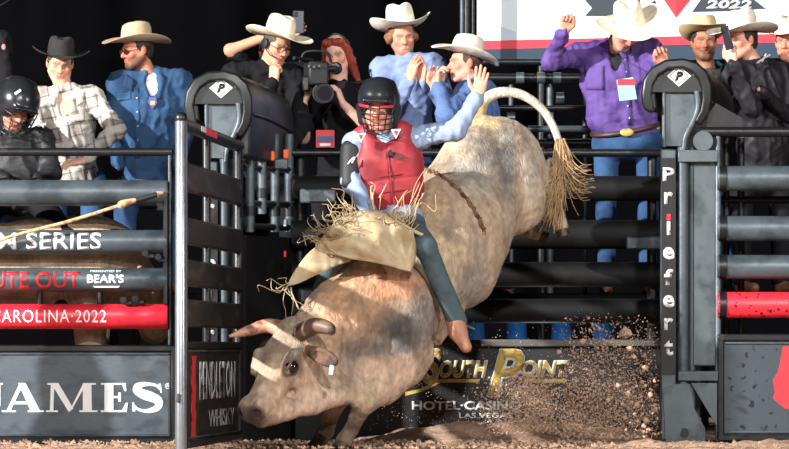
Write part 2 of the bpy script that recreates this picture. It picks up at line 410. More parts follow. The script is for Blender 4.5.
# serif letters of the panel, drawn as outlines
def serif_letters(par):
    D = DL; yb, yt = 412.0, 383.0; h = yb-yt
    def q(x, t): return (x, yb-t*h)
    A = [[q(2, 0), q(2, .06), q(16, .06), q(16, 0)], [q(28, 0), q(28, .06), q(44, .06), q(44, 0)],
         [q(6.5, .03), q(20, 1), q(24, 1), q(10.5, .03)], [q(18.5, 1), q(25.5, 1), q(40.5, .03), q(31, .03)], [q(11, .27), q(11.6, .36), q(29, .36), q(30, .27)]]
    Mm = [[q(46, 0), q(46, .06), q(58, .06), q(58, 0)], [q(50, .03), q(51, 1), q(54.5, 1), q(53.5, .03)], [q(47.5, 1), q(47.5, .94), q(58, .94), q(58, 1)],
          [q(51, 1), q(58.5, 1), q(73.5, .12), q(69, 0)], [q(69, 0), q(72.5, .12), q(87, 1), q(83.5, 1)], [q(83, .03), q(83, 1), q(91.5, 1), q(92, .03)],
          [q(79.5, 0), q(79.5, .06), q(97.5, .06), q(97.5, 0)], [q(83, .94), q(83, 1), q(96, 1), q(96, .94)]]
    E = [[q(101, 0), q(101, .06), q(127, .06), q(127, 0)], [q(101, .94), q(101, 1), q(126, 1), q(126, .94)], [q(104.5, .02), q(104.5, .98), q(113.5, .98), q(113.5, .02)],
         [q(113, .48), q(113, .55), q(120, .55), q(120, .48)], [q(118.6, .36), q(118.6, .67), q(121, .67), q(121, .36)], [q(122, .98), q(126, .98), q(126.5, .72), q(124.6, .72)], [q(121.5, .02), q(127, .02), q(128, .32), q(126, .32)]]
    S = []
    path = catmull([q(160, .8), q(156, .92), q(147, .965), q(138.5, .9), q(137, .76), q(143, .62), q(153, .5), q(159, .36), q(157, .14), q(147, .035), q(138, .1), q(133.5, .24)], 6)
    wd = np.interp(np.linspace(0, 1, len(path)), [0, .15, .3, .5, .7, .85, 1], [1.2, 1.5, 3.6, 5.0, 3.6, 1.5, 1.2])
    for i in range(len(path)-1):
        t = unit(path[i+1]-path[i]); nn = np.array([-t[1], t[0]]); e = t*.25
        S.append([tuple(path[i]-e+nn*wd[i]), tuple(path[i+1]+e+nn*wd[i+1]), tuple(path[i+1]+e-nn*wd[i+1]), tuple(path[i]-e-nn*wd[i])])
    S += [[q(158.6, .98), q(161, .98), q(162, .66), q(160.6, .66)], [q(132.5, .34), q(134, .34), q(135.6, .02), q(132.5, .02)]]
    J = [[q(-9, 1), q(3, 1), q(3, .94), q(-9, .94)], [q(-6, .2), q(-6, 1), q(.5, 1), q(.5, .2)]]
    for nm, ps in (('letter', J), ('letter', A), ('letter', Mm), ('letter', E), ('letter', S)):
        lb = MB()
        for i_, pl in enumerate(ps): lb.prism([P(x, y, D) for x, y in pl], (0, -.0125-.0003*(i_ % 9), 0), (0, -.009, 0))
        lb.build(nm, WHITEP, par)
    text_fit('®', 165, 171, 383, 389, D-.012, WHITEP, par, bold=.0)
serif_letters(gl['panel'])
# latch hardware at the gate's end
b = MB(); b.box(P(161, 207, DL-.02), (m(9), .06, m(9)), ch=.008); b.box(P(166, 250, DL-.04), (m(5), .06, m(110)), ch=.006)
b.build('latch_plate', BLACKS, gl['gate'])
for x, y in ((145, 253), (158, 257), (123, 300), (135, 299)):
    b = MB(); b.tube([P(x, y, DL-.09), P(x, y, DL-.03)], m(3.4), 8); b.box(P(x+5, y+3, DL-.06), (m(9), .03, m(4)), ch=.004); b.build('latch_bolt', BLACKS, gl['gate'])
b = MB()
for x in (40, 100): b.tube([P(x, 292, DL), P(x, 304, DL)], m(3), 10)
b.build('stay', BLACKS, gl['gate'])

# open gate: hinged at the left post, its free end towards the camera
hin = np.array([xx(239, DL), DL-.06, 0]); nea = np.array([xx(181, 21.75), 21.75, 0])
Lg = np.linalg.norm(nea-hin); ex = (hin-nea)/Lg; MO = np.stack([ex, np.array([-ex[1], ex[0], 0]), np.array([0, 0, 1.])], 1)
RO = [(zq, rq, GATEB) for zq, rq, _ in RL]
zt = zz(150, DL)+.02
go = gate('scuffed black chute gate swung open toward the arena', nea, MO, .03, Lg-.03, RO,
          [(zt, .036, 0, Lg)], (.02, zz(342, DL)),
          [(0.0, .033, .0, zt+.03, GALV), (.085, .024, .0, zt-.02, STEEL2), (Lg-.02, .03, .02, zt, BLACKS), (Lg*.42, .024, zz(342, DL), zt, BLACKS)], pm=GATEB, board=True)
b = MB(); b.ball(nea+(0, 0, zt+.03), .037); b.build('post_cap', RUBBER, go['gate'])
b = MB(); b.box(nea+np.array([-.01, -.035, .3]), (.085, .02, .05), MO, .006); b.build('post_clip', STEEL, go['gate'])
pm_ = go['panel']
text_fit('PENDLETON', .62, 2.15, .28, .50, 0, WHITED, pm_, bold=.02, M=MO, org=nea+MO@np.array([0, -.012, 0]), label='worn white lettering')
text_fit('WHISKY', 1.0, 2.1, .12, .22, 0, WHITED, pm_, bold=.0, M=MO, org=nea+MO@np.array([0, -.012, 0]), label='worn white lettering')
b = MB()
for i in range(9):
    b.prism([nea+MO@np.array([.30+.03*(i % 3), -.012, .06+i*.052]), nea+MO@np.array([.48-.02*(i % 2), -.012, .06+i*.052]),
             nea+MO@np.array([.46+.02*(i % 3), -.012, .115+i*.052]), nea+MO@np.array([.32-.02*(i % 2), -.012, .115+i*.052])], (0, 0, 0), MO@np.array([0, -.002, 0]))
b.build('red_emblem', REDPR, pm_)
b = MB(); b.box(nea+MO@np.array([.95, -.037, zt]), (.45, .003, .04), MO); b.build('red_sticker', REDPR, go['top'])
b = MB(); b.box(nea+MO@np.array([.62, -.037, zt+.004]), (.18, .003, .03), MO); b.build('white_sticker', WHITED, go['top'])

RR = [(*rz(166, 191, DR), STEEL), (*rz(216, 241, DR), STEEL), (*rz(255, 279, DR), STEEL), (*rz(292, 318, DR), REDS)]
gr = gate('closed steel chute gate with dirt-spattered red rail at the right edge', np.array([0, DR, 0.]), I3, xx(717, DR), xx(900, DR), RR,
          [(zz(132, DR), m(5), xx(700, DR), xx(900, DR))], (zz(441, DR), zz(334, DR)),
          [(xx(718, DR), m(3), .02, zz(136, DR), STEEL), (xx(899, DR), m(3), .02, zz(136, DR), STEEL)], pm=PANELR)
for (zq, rq, mt) in RR:
    b = MB(); b.tube([np.array([xx(719, DR), DR, zq]), np.array([xx(726, DR), DR, zq])], rq*1.05, 28); b.build('rail_collar', BLACKS, gr['gate'])
plate([[(789, 346), (783, 347), (780, 362), (778, 372), (773, 380), (775, 392), (773, 398), (779, 404), (786, 409), (800, 408), (812, 380), (806, 350)]], DR-.013, REDPR, gr['panel'], 'red_emblem', .002)
b = MB()
for x in (726, 741, 758): b.tube([P(x, 140, DR+.25), P(x, 336, DR+.25)], m(3.5), 12)
b2 = thing('standing_pipes', 'dark upright pipes standing behind the right chute gate', 'pipe', P(741, 440, DR+.25))
for x in (726, 741):
    q = MB(); q.tube([np.array([xx(x, DR+.25), DR+.25, 0]), P(x, 138, DR+.25)], m(3.6), 12); q.build('upright', BLACKS, b2)
q = MB(); q.tube([P(712, 200, DR+.25), P(800, 200, DR+.25)], m(4), 12); q.build('cross_pipe', BLACKS, b2)

# ------------------------------------------------------------------ padded posts
def padded_post(label, X0, dy, s, D, sidelow, depth, full=True):
    t = thing('padded_post', label, 'post', (xx(X0, D), D, 0))
    X = lambda x: X0+(x-677)*s
    Y = lambda y: dy+y if y < 330 else y
    pp = lambda pts: [(X(x), Y(y)) for x, y in pts]
    dv = np.array([.22, .975, 0])
    # pad: arched section swept back along the chute divider
    prof = [(-29, 110), (-33, 96), (-32, 80), (-25, 69), (-12, 61.5), (6, 60), (20, 64), (29, 73), (33, 86), (34, 100), (33, sidelow)]
    inn = [(22, sidelow), (23, 100), (20, 84), (10, 75), (-8, 73), (-20, 80), (-22, 96), (-20, 110)]
    def ring(poly, t_, droop, grow):
        c = P(X(677), Y(90), D)
        return [c+np.array([m(x*s, D)*grow, 0, m((90-y), D)*grow])+dv*t_-np.array([0, 0, droop]) for x, y in poly]
    sect = prof+inn; n = len(sect)
    b = MB(); V = []; st = [(0, 0, .96), (.03, 0, 1.0), (depth*.35, .005, 1.0), (depth*.38, .008, .985), (depth*.41, .008, 1.0), (depth*.75, .03, 1.), (depth*.97, .05, .99), (depth, .06, .95)]
    for a, d_, g in st: V += ring(sect, a, d_, g)
    Fc = [(i*n+k, i*n+(k+1) % n, (i+1)*n+(k+1) % n, (i+1)*n+k) for i in range(len(st)-1) for k in range(n)]+[tuple(range(n)), tuple(range(n*len(st)-1, n*(len(st)-1)-1, -1))]
    b.add(V, Fc); pad = b.build('pad', RUBBER, t)
    md = pad.modifiers.new('bev', 'BEVEL'); md.width = .012; md.segments = 2; md.limit_method = 'ANGLE'
    # thick rolled front edge and the seam along the side
    c = P(X(677), Y(90), D-.02); b = MB()
    oe = [(-28, 113), (-34, 108), (-36, 94), (-34, 80), (-26, 67.5), (-12, 60), (6, 58.5), (20, 62.5), (29.5, 71.5), (34.5, 85), (35, 100), (32, 113), (24, 126)]
    ie = [(17, 122), (23, 111), (25, 100), (24.5, 89), (21, 79), (14, 72), (5, 68.5), (-9, 69.5), (-19, 76), (-24, 85), (-26, 95), (-24, 106), (-22, 112)]
    n_ = len(oe); pt = lambda q, dy_: c+np.array([m(q[0]*s, D), dy_, m(90-q[1], D)])
    V = [pt(q, -.035) for q in oe]+[pt(q, -.05) for q in ie[::-1]]+[pt(q, .03) for q in oe]+[pt(q, .03) for q in ie[::-1]]; Fc = []
    for i in range(n_-1):
        for A_, B_ in ((0, n_), (3*n_, 2*n_), (2*n_, 0), (n_, 3*n_)): Fc.append((A_+i, A_+i+1, B_+i+1, B_+i))
    for i in (0, n_-1): Fc.append((i, n_+i, 3*n_+i, 2*n_+i))
    b.add(V, Fc); pe = b.build('pad_edge', RUBBER, pad); md = pe.modifiers.new('bev', 'BEVEL'); md.width = .014; md.segments = 3; md.limit_method = 'ANGLE'; md.angle_limit = .6
    b = MB(); b.tube([c+np.array([m(34*s, D), 0, m(90-102, D)])+dv*q-np.array([0, 0, d_]) for q, d_ in ((.02, 0), (depth*.4, .01), (depth, .06))], m(1.6, D), 8)
    b.build('pad_seam', BLACKS, pad)
    # nose plate with the diamond mark
    npl = plate([pp([(653, 78), (661, 69), (668, 66), (687, 66), (695, 70), (701, 80), (702, 92), (652, 92)])], D-.03, RUBBER, t, 'nose_plate', .05)
    dm = lambda q: [(X(679)+a*s, Y(76)+c_*s) for a, c_ in q]
    o1 = [(0, -10.5), (12, 0), (0, 10.5), (-12, 0)]; o2 = [(0, -8.6), (9.8, 0), (0, 8.6), (-9.8, 0)]; o3 = [(0, -7.6), (8.7, 0), (0, 7.6), (-8.7, 0)]
    e = plate([dm(o1)], D-.033, WHITEP, npl, 'diamond_mark', .003)
    plate([dm(o2)], D-.0345, BLACKP, npl, 'diamond_line', .002)
    plate([dm(o3)], D-.036, WHITEP, npl, 'diamond_field', .002)
    text_fit('P', X(679)-4.0*s, X(679)+4.2*s, Y(76)-4.6*s, Y(76)+4.6*s, D-.037, BLACKP, npl, bold=.06, shear=.25)
    for a, c_ in ((-15, 0), (15, 0), (0, -9.5)):
        q = MB(); q.ball(P(X(679)+a*s, Y(75)+c_*s*.9, D-.033), m(1.1, D), 8, 6); q.build('rivet', STEEL2, npl)
    # steel head, bent tube, column and brackets
    plate([pp([(663, 90), (698, 90), (698, 108), (691, 124), (686, 146), (663, 146)])], D, STEEL2, t, 'head_plate', .05)
    b = MB(); b.tube(catmull([P(X(x), Y(y), D-.03) for x, y in [(697, 91), (698, 108), (693, 122), (686, 136), (684, 150)]], 4), m(3.2*s, D), 10); b.build('bent_tube', STEEL, t)
    b = MB(); b.tube([P(X(664), Y(90), D-.01), P(X(664), Y(147), D-.01)], m(2.2, D), 10); b.build('edge_tube', STEEL, t)
    b = MB(); b.box((P(X(668), Y(150), D)+P(X(668), 440, D))/2, (m(15*s, D), .09, P(0, Y(150), D)[2]-P(0, 440, D)[2]), ch=.006); col = b.build('column', STEEL, t)
    plate([pp([(661.5, 158), (675.5, 158), (675.5, 375), (661.5, 375)])], D-.048, BLACKP, col, 'letter_strip', .004)
    for i, ch_ in enumerate('Priefert'):
        yy = (167.5, 192, 216, 247, 269, 295, 318, 340)[i]; hh = {'P': 13.5, 'r': 12, 'i': 19, 'e': 12.5, 'f': 16, 't': 15.5}[ch_]; ww = {'P': 12, 'r': 9, 'i': 4.2, 'e': 11.5, 'f': 9, 't': 9}[ch_]
        text_fit(ch_, X(668.7)-ww/2*s, X(668.7)+ww/2*s, dy+yy, dy+yy+hh, D-.05, WHITED, col, name='letter', bold=.03)
        if i == 2: plate([[(X(668.7)-1.8, dy+yy-2), (X(668.7)+1.8, dy+yy-2), (X(668.7)+2.4, dy+yy+3), (X(668.7), dy+yy+5), (X(668.7)-2.4, dy+yy+3)]], D-.0525, REDPR, col, 'red_flame', .002)
    b = MB(); b.tube([P(X(683), Y(147), D-.01), P(X(683), 440, D-.01)], m(5.5*s, D), 14); b.build('round_column', STEEL, t)
    b = MB(); b.tube([P(X(692), Y(147), D+.02), P(X(692), 440, D+.02)], m(3.4*s, D), 12); b.build('hinge_pipe', STEEL2, t)
    if not full: return t
    b = MB(); b.box((P(X(704), Y(150), D+.02)+P(X(704), 366, D+.02))/2, (m(23*s, D), .05, P(0, Y(150), D)[2]-P(0, 366, D)[2]), ch=.006); b.build('channel', STEEL2, t)
    for y0, y1 in ((150, 162), (371, 381)):
        b = MB(); b.box(P(X(698), Y((y0+y1)/2), D-.05), (m(40*s, D), .02, m(y1-y0, D)), ch=.004); b.build('bracket', STEEL2, t)
    b = MB(); b.tube([P(X(703), Y(141), D-.03), P(X(703), Y(141), D+.05)], m(10*s, D), 20); b.build('hinge_boss', STEEL2, t)
    plate([[(X(691), 383), (X(717), 383), (X(717), 426)]], D-.03, STEEL2, t, 'gusset', .02)
    ft = plate([[(X(663), 390), (X(676), 384), (X(690), 384), (X(694), 408), (X(705), 428), (X(705), 447), (X(666), 447)]], D-.07, STEEL2, t, 'foot_plate', .03)
    b = MB(); b.tube([P(X(684), 433, D-.0715), P(X(684), 433, D-.06)], m(5, D), 16); b.build('foot_hole', BLACKP, ft)  # black disc laid on the plate for the dark inside a hole
    return t
pL = padded_post('padded chute post behind the open gate, white diamond on black nose', 219, 12, .97, DL, 146, 1.1, False)
pR = padded_post('padded chute post with full white vertical lettering beside the purple-shirted man', 677, 0, 1.0, DR, 104, 1.1)
# side board under the right pad
plate([[(707, 100), (714, 102), (742, 118), (742, 131), (706, 131)]], DR+.1, RUBBER, pR, 'side_board', .03)
# chute divider running back from the left post
dvd = thing('chute_divider', 'black divider of upright pipes running back under the left pad', 'divider', P(262, 440, 24.7))
dvv = np.array([.22, .975, 0])
for i, (x, D) in enumerate(((250, 24.4), (262, 24.6), (275, 24.8), (289, 25.0))):
    b = MB(); a = P(x, 150, D); zb = P(x, 232 if i != 1 else 214, D)[2]
    b.tube([(a[0], D, zb), (a[0], D, a[2]+.1)], m(4.6), 14); up = b.build('upright', STEEL2 if i in (0, 1) else STEEL, dvd)
    b = MB(); b.tube([(a[0], D, zb+.1), (a[0], D, zb+.16)], m(5.8), 14); b.build('collar', BLACKS, up)
for y in (168, 203, 226):
    b = MB(); b.tube([P(242, y, 24.35), P(296, y+2, 25.1)], m(3.6), 10); b.build('cross_rail', BLACKS, dvd)
b = MB(); a0 = P(246, 235, 24.4); a1 = P(297, 238, 25.1)
b.prism([a0, a1, (a1[0], a1[1], .0), (a0[0], a0[1], .0)], (0, 0, 0), (-.03, .006, 0)); b.build('rubber_sheet', BACKB, dvd)
for x, y, D in ((272, 156, 24.7), (286, 154, 24.85)):
    b = MB(); b.box(P(x, y, D), (m(6), .04, m(10)), ch=.006); b.build('orange_cap', ORANGE, dvd)
for x, y, mt in ((281, 164, STEEL2), (243, 166, STEEL2)):
    b = MB(); b.box(P(x, y, 24.4), (m(14), .03, m(11)), ch=.008); b.tube([P(x+2, y, 24.37), P(x+2, y, 24.4)], m(3), 12); b.build('clamp', mt, dvd)
for y, x in ((223, 285), (254, 285)):
    b = MB(); b.box(P(x, y, 24.7), (m(3), .02, m(7)), ch=.004); b.build('reflector', REDPR if y == 254 else WHITED, dvd)

# ------------------------------------------------------------------ back fence of the open chute
bf = thing('back_fence', 'flat black horizontal rails along the back of the open chute', 'fence', P(450, 440, DB))
for a, c in ((176, 201), (220, 249), (262, 287), (299, 323)):
    b = MB(); z, r = rz(a, c, DB); b.tube([(xx(292, DB), DB, z), (xx(700, DB), DB, z)], r, 24); b.build('rail', BACKB, bf)
b = MB(); b.tube([P(292, 153, DB), P(700, 153, DB)], m(4.2), 12); b.build('top_rail', BLACKS, bf)
for x in (300, 652):
    b = MB(); b.tube([(xx(x, DB), DB+.06, 0), P(x, 150, DB+.06)], m(5), 12); b.build('post', BLACKS, bf)
b = MB(); b.box((P(295, 340, DB)+P(700, 440, DB))/2, (m(405, DB), .03, m(100, DB)), ch=.004); bp = b.build('sponsor_panel', mat('black_panel', (17, 17, 19), .6, 0, .3, 10, .1, 40, alt=(34, 30, 28), altscale=14, altlo=.58, althi=.75), bf)
b = MB(); b.box((P(480, 343, DB-.03)+P(668, 343, DB-.03))/2, (m(188, DB), .05, m(7, DB)), ch=.006); b.build('panel_cap', mat('worn_brown_cap', (92, 88, 82), .6, .1, .2, 10), bf)
b = MB(); b.box(P(645, 243, DB-.1), (m(38, DB), .08, m(13, DB)), ch=.01); b.build('rail_sleeve', STEEL, bf)
for x, y in ((352, 196), (352, 296)):
    b = MB(); b.box(P(318, y, DB-.1), (m(36, DB), .08, m(14, DB)), ch=.01); b.build('rail_sleeve', STEEL, bf)
Dp = DB-.017
def oc(body, x0, x1, y0, y1, bold, shear=.25, sp=1.):
    text_fit(body, x0-1, x1+1, y0-1, y1+1, Dp, WHITED, bp, name='letter_outline', bold=bold+.035, shear=shear, spacing=sp)
    text_fit(body, x0, x1, y0, y1, Dp-.003, GOLDP, bp, name='letter', bold=bold, shear=shear, spacing=sp)
oc('S', 424, 441, 349, 384, .02); oc('OUTH', 440, 487, 361, 377, .02)
oc('P', 488, 524, 349, 396, .02, .3); oc('OINT', 522, 569, 361, 376, .02)
for pl in ([(436, 379), (480, 379), (479, 382.5), (434, 382.5)], [(525, 379), (567, 379), (566, 382.5), (524, 382.5)], [(405, 392), (420, 389), (434, 382.5), (440, 383), (424, 391), (405, 396)]): plate([pl], Dp, GOLDP, bp, 'underline', .002)
text_fit('HOTEL·CASINO', 412, 521, 401, 410, Dp, WHITED, bp, bold=.03)
text_fit('LAS VEGAS', 459, 512, 413, 418, Dp, WHITED, bp, bold=.02)

# ------------------------------------------------------------------ catwalk, rear rails, stand-in drums
cw = thing('catwalk', 'dark raised catwalk behind the chutes where the crew stands', 'platform', (0, 26.6, 0))
PZ = .93
for i in range(9):
    b = MB(); b.box((0, 25.3+i*.28, PZ-.03), (9, .27, .05), ch=.006); b.build('plank', BACKB, cw)
for x in (-3.6, -1.8, 0, 1.8, 3.6):
    for y in (25.35, 27.5):
        b = MB(); b.box((x, y, (PZ-.055)/2), (.06, .06, PZ-.055), ch=.005); b.build('leg', BLACKS, cw)
rr_ = thing('rear_railing', 'black pipe railing with couplers between clapping man and purple-shirted man', 'railing', P(540, 289, 26.9))
for y, r, mt, x0, x1 in ((78, 4.2, BLACKS, 455, 640), (129, 3.2, STEEL2, 528, 660), (108, 2.5, BLACKS, 470, 640), (62, 3, BLACKS, 470, 560), (143, 4, BLACKS, 470, 660)):
    b = MB(); b.tube([P(x0, y, 26.9), P(x1, y, 26.9)], m(r, 26.9), 12); b.build('pipe', mt, rr_)
for x, r in ((511, 2.4), (550, 3.4), (585, 2.4)):
    b = MB(); a = P(x, 78, 26.95); b.tube([(a[0], 26.95, PZ-.005), a], m(r, 26.9), 12); b.build('upright', STEEL2 if x == 550 else STEEL, rr_)
for x, y in ((520, 78), (541, 78), (557, 78), (549, 118), (511, 118), (560, 98)):
    b = MB(); b.tube([P(x-4, y, 26.88), P(x+4, y, 26.88)], m(5.6, 26.9), 12); b.build('coupler', STEEL2, rr_)
BLUEP = mat('blue_plastic', (44, 116, 196), .45, 0, .15, 12)  # drum shapes stand in for blue shapes glimpsed between the rails
for i, (x, D) in enumerate(((516, 26.0), (562, 26.05), (604, 25.95), (474, 26.1))):
    t = thing('blue_drum', ['blue plastic drum under the catwalk behind the flying dirt, left of the middle one', 'blue plastic drum under the catwalk, middle of the three behind the dirt spray',
              'blue plastic drum under the catwalk nearest the lettered padded post', 'blue plastic drum under the catwalk behind the rider boot'][i], 'drum', (xx(x, D), D, 0), 'drums under the catwalk')
    q = np.array([xx(x, D), D, 0]); prof = [(0, .0), (.075, .004), (.085, .04), (.085, .28), (.09, .3), (.085, .32), (.085, .55), (.09, .57), (.085, .6), (.08, .78), (.07, .8), (0, .806)]
    b = MB(); b.tube([q+(0, 0, z) for _, z in prof], [max(r, .001)*.85 for r, _ in prof], 18); b.build('body', BLUEP, t)
    b = MB(); b.tube([q+(0, 0, .795), q+(0, 0, .83)], .06, 18); b.build('lid', WHITED, t)

wl = bpy.data.lights.new('backstage_work_light', 'POINT'); wl.energy = 5; wl.shadow_soft_size = .06; wlo = bpy.data.objects.new('backstage_work_light', wl); C.objects.link(wlo); wlo.location = (.95, 25.4, .45)  # unseen lamp added only to brighten the blue drums
# ------------------------------------------------------------------ banner and drape post
DN = 29.0
bn = thing('sponsor_banner', 'white printed banner with red and navy stripes behind the crew', 'banner', P(640, 289, DN))
BW = mat('banner_white', (232, 238, 244), .6, 0, .04, 2)
NAVY = mat('banner_navy', (40, 62, 82), .6, 0, .1, 3); BRED = mat('banner_red', (226, 60, 72), .6, 0, .06, 3); BCHAR = mat('banner_charcoal', (52, 60, 68), .6, 0, .1, 3); PALE = mat('banner_pale_blue', (200, 216, 228), .6, 0, .05, 3); DRED = mat('banner_dark_red', (178, 44, 56), .6, 0, .06, 3)
sl = lambda x: -(x-480)*.024
bd = plate([[(477, 65), (900, 65+sl(900)), (900, -70), (477, -70)]], DN, BW, bn, 'sheet', .02)
for nm, mt, y0, y1 in (('navy_stripe', NAVY, 49.5, 65), ('red_stripe', BRED, 41, 49.5)):
    plate([[(477, y0), (900, y0+sl(900)), (900, y1+sl(900)), (477, y1)]], DN-.004, mt, bd, nm, .003)
plate([[(585, 0), (600, -6), (640, -6), (640, 16), (585, 16), (592, 8)]], DN-.004, BCHAR, bd, 'star_wing', .003)
for pl in ([(649, 4), (655, 0), (660, 14), (652, 14)], [(692, 12), (702, -2), (752, -2), (766, 9), (760, 9), (735, 11)]): plate([pl], DN-.004, BCHAR, bd, 'star_wing', .003)
plate([[(660, -6), (695, -6), (676, 17.5)]], DN-.005, BRED, bd, 'red_triangle', .003)
plate([[(676, -6), (695, -6), (676, 17.5)]], DN-.007, DRED, bd, 'red_triangle_half', .003)
for pl in ([(560, 0), (585, 8), (560, 18), (568, 8)], [(478, 26), (500, 26), (540, 41), (478, 41)], [(640, 16), (660, 18), (672, 30), (640, 30)], [(700, 16), (760, 12), (775, 20), (720, 28)]): plate([pl], DN-.003, PALE, bd, 'pale_chevron', .003)
text_fit('2022', 706, 752, .0, 8.5, DN-.008, WHITEP, bd, bold=.04, shear=.15)
b = MB()
for x in (-.9, 0.6, 2.2):
    b = MB(); xq = P(640, 0, DN)[0]+x*.8; b.tube([(xq, DN+.06, 0), (xq, DN+.06, P(0, -70, DN)[2])], .03, 10); b.build('stand', BLACKS, bn)
dp = thing('drape_post', 'dark upright truss post at the banner left edge', 'post', P(467, 289, 28.7))
for x, r, mt in ((462, 2.2, STEEL), (467, 3.4, BLACKS), (473, 1.5, BLACKS)):
    a = P(x, -60, 28.7); b = MB(); b.tube([(a[0], 28.7, 0), a], m(r, 28.7), 10); b.build('tube', mt, dp)
# ------------------------------------------------------------------ people
SKINM = mat('skin', (0, 0, 0), .55, 0, .06, 60, .08, 200, vcol=True, spec=.35)
HAIRM = lambda nm, c: mat('hair_'+nm, c, .6, 0, .35, 60, .5, 180, stretch=(1, 1, .25))
def cloth(nm, c, alt=None, rough=.85, **k): return mat('cloth_'+nm, c, rough, 0, k.pop('var', .12), k.pop('scale', 14), k.pop('bump', .25), k.pop('bscale', 120), alt=alt, spec=k.pop('spec', .2), **k)
JEANS = cloth('jeans', (58, 90, 130), (38, 62, 96), altscale=6, altlo=.4, althi=.7)
BLACKJ = cloth('black_trousers', (24, 25, 30))
BOOTM = mat('brown_leather', (120, 76, 52), .5, 0, .2, 14, .2, 60)
def frame(yaw, pitch=0, roll=0):
    y, p, r = [math.radians(a) for a in (yaw, pitch, roll)]
    f = np.array([math.sin(y), -math.cos(y), 0]); x = np.array([math.cos(y), math.sin(y), 0]); u = np.array([0, 0, 1.])
    f, u = f*math.cos(p)-u*math.sin(p), u*math.cos(p)+f*math.sin(p)
    x, u = x*math.cos(r)-u*math.sin(r), u*math.cos(r)+x*math.sin(r)
    return np.stack([x, f, u], 1)
def shade(c, k): return tuple(np.clip(np.asarray(c, float)*k, 0, 255))
def head_sdf(S, c, M, skin, o):
    w = lambda x, y, z: c+M@np.array([x, y, z])
    lip = o.get('lip', (skin[0]*.84, skin[1]*.6, skin[2]*.58)); red = (min(255, skin[0]*1.03), skin[1]*.86, skin[2]*.83)
    S.ell(w(0, -.014, .035), (.077, .097, .087), M, .02, skin)
    S.ell(w(0, .026, -.03), (.063, .070, .088), M, .03, skin)
    for s in (-1, 1):
        S.cap(w(s*.054, .0, -.055), w(s*.02, .062, -.098), .020, .018, .03, o.get('beard') or skin)
        S.ell(w(s*.040, .066, -.024), (.024, .022, .022), M, .02, red)
        S.ell(w(s*.079, -.006, -.006), (.010, .020, .032), M, .008, red)
        S.cap(w(s*.013, .088, .018), w(s*.048, .074, .018), .009, .008, .012, shade(skin, .97))
    S.cap(w(-.016, .068, -.100), w(.016, .068, -.100), .018, .018, .02, o.get('beard') or skin)
    S.cap(w(0, .090, .006), w(0, .110, -.030), .0085, .0125, .012, red)
    for s in (-1, 1): S.ell(w(s*.012, .098, -.034), (.009, .011, .008), M, .008, red)
    for s in (-1, 1): S.ell(w(s*.031, .104, -.001), (.020, .018, .012), M, .014, None, True)
    for s in (-1, 1): S.ell(w(s*.031, .071, -.002), (.0155, .0145, .012), M, .003, (150, 132, 124))
    S.cap(w(-.019, .087, -.062), w(.019, .087, -.062), .0055, .0055, .006, lip); S.cap(w(0, .0925, -.061), w(0, .0925, -.0625), .006, .006, .01, lip)
    S.cap(w(-.015, .0865, -.0725), w(.015, .0865, -.0725), .0065, .0065, .006, lip)
    if o.get('smile'): S.cap(w(-.022, .090, -.0665), w(.022, .090, -.0665), .004, .004, .003, (235, 225, 215))
    else: S.cap(w(-.02, .097, -.067), w(.02, .097, -.067), .0028, .0028, .003, None, True)
    if o.get('mustache'): S.cap(w(-.026, .083, -.058), w(0, .096, -.05), .006, .008, .006, o['mustache']); S.cap(w(.026, .083, -.058), w(0, .096, -.05), .006, .008, .006, o['mustache'])
    bc = o.get('brow', (70, 50, 38))
    for s in (-1, 1): S.cap(w(s*.016, .0955, .0185), w(s*.046, .083, .021), .0042, .003, .004, bc)
    for s in (-1, 1): S.ell(w(s*.031, .0835, -.002), (.0062, .004, .0065), M, .001, (40, 30, 26))
HANDL = [.072, .080, .074, .058]
def hand(S, wr, f, n, right, curl, skin, spread=.1, thumb=.5, sc_=1.):
    f = unit(f); n = unit(np.asarray(n, float)-f*np.dot(n, f)); t = np.cross(f, n) if right else np.cross(n, f)
    g = lambda a, b, c: wr+sc_*(t*a+f*b+n*c)
    kn = [(.031, .092), (.011, .097), (-.010, .092), (-.029, .082)]
    for a, b in kn: S.cap(g(a*.65, .008, 0), g(a, b, 0), .0155*sc_, .0115*sc_, .012, skin)
    S.ell(g(.0, .05, .004), (.036*sc_, .042*sc_, .014*sc_), np.stack([t, f, n], 1), .012, skin)
    tip = shade(skin, 1.02)
    for i, (a, b) in enumerate(kn):
        cu = curl[i] if isinstance(curl, (list, tuple)) else curl
        p = g(a, b, 0); ang = 0.; sp = spread*(1.5-i)*.8; L = HANDL[i]*sc_
        for j, (fr, cm) in enumerate(((.46, .9), (.31, 1.15), (.23, .8))):
            ang += cu*cm; d = unit((f*math.cos(ang)+n*math.sin(ang))+t*sp*math.cos(min(ang, 1.5)))
            q = p+d*L*fr; r0 = (.0098, .0092, .0084)[j]*sc_*(1 if i < 3 else .88); S.cap(p, q, r0, r0*.93, .003, skin if j < 2 else tip); p = q
    a0 = g(.022, .022, .004); a1 = g(.046+.01*(1-thumb), .052, .010+.012*thumb); a2 = g(.056+.012*(1-thumb)-.02*thumb, .082, .016+.024*thumb); a3 = g(.060+.014*(1-thumb)-.045*thumb, .105, .018+.03*thumb)
    S.cap(a0, a1, .0165*sc_, .0125*sc_, .012, skin); S.cap(a1, a2, .0118*sc_, .0105*sc_, .004, skin); S.cap(a2, a3, .0105*sc_, .0088*sc_, .003, tip)
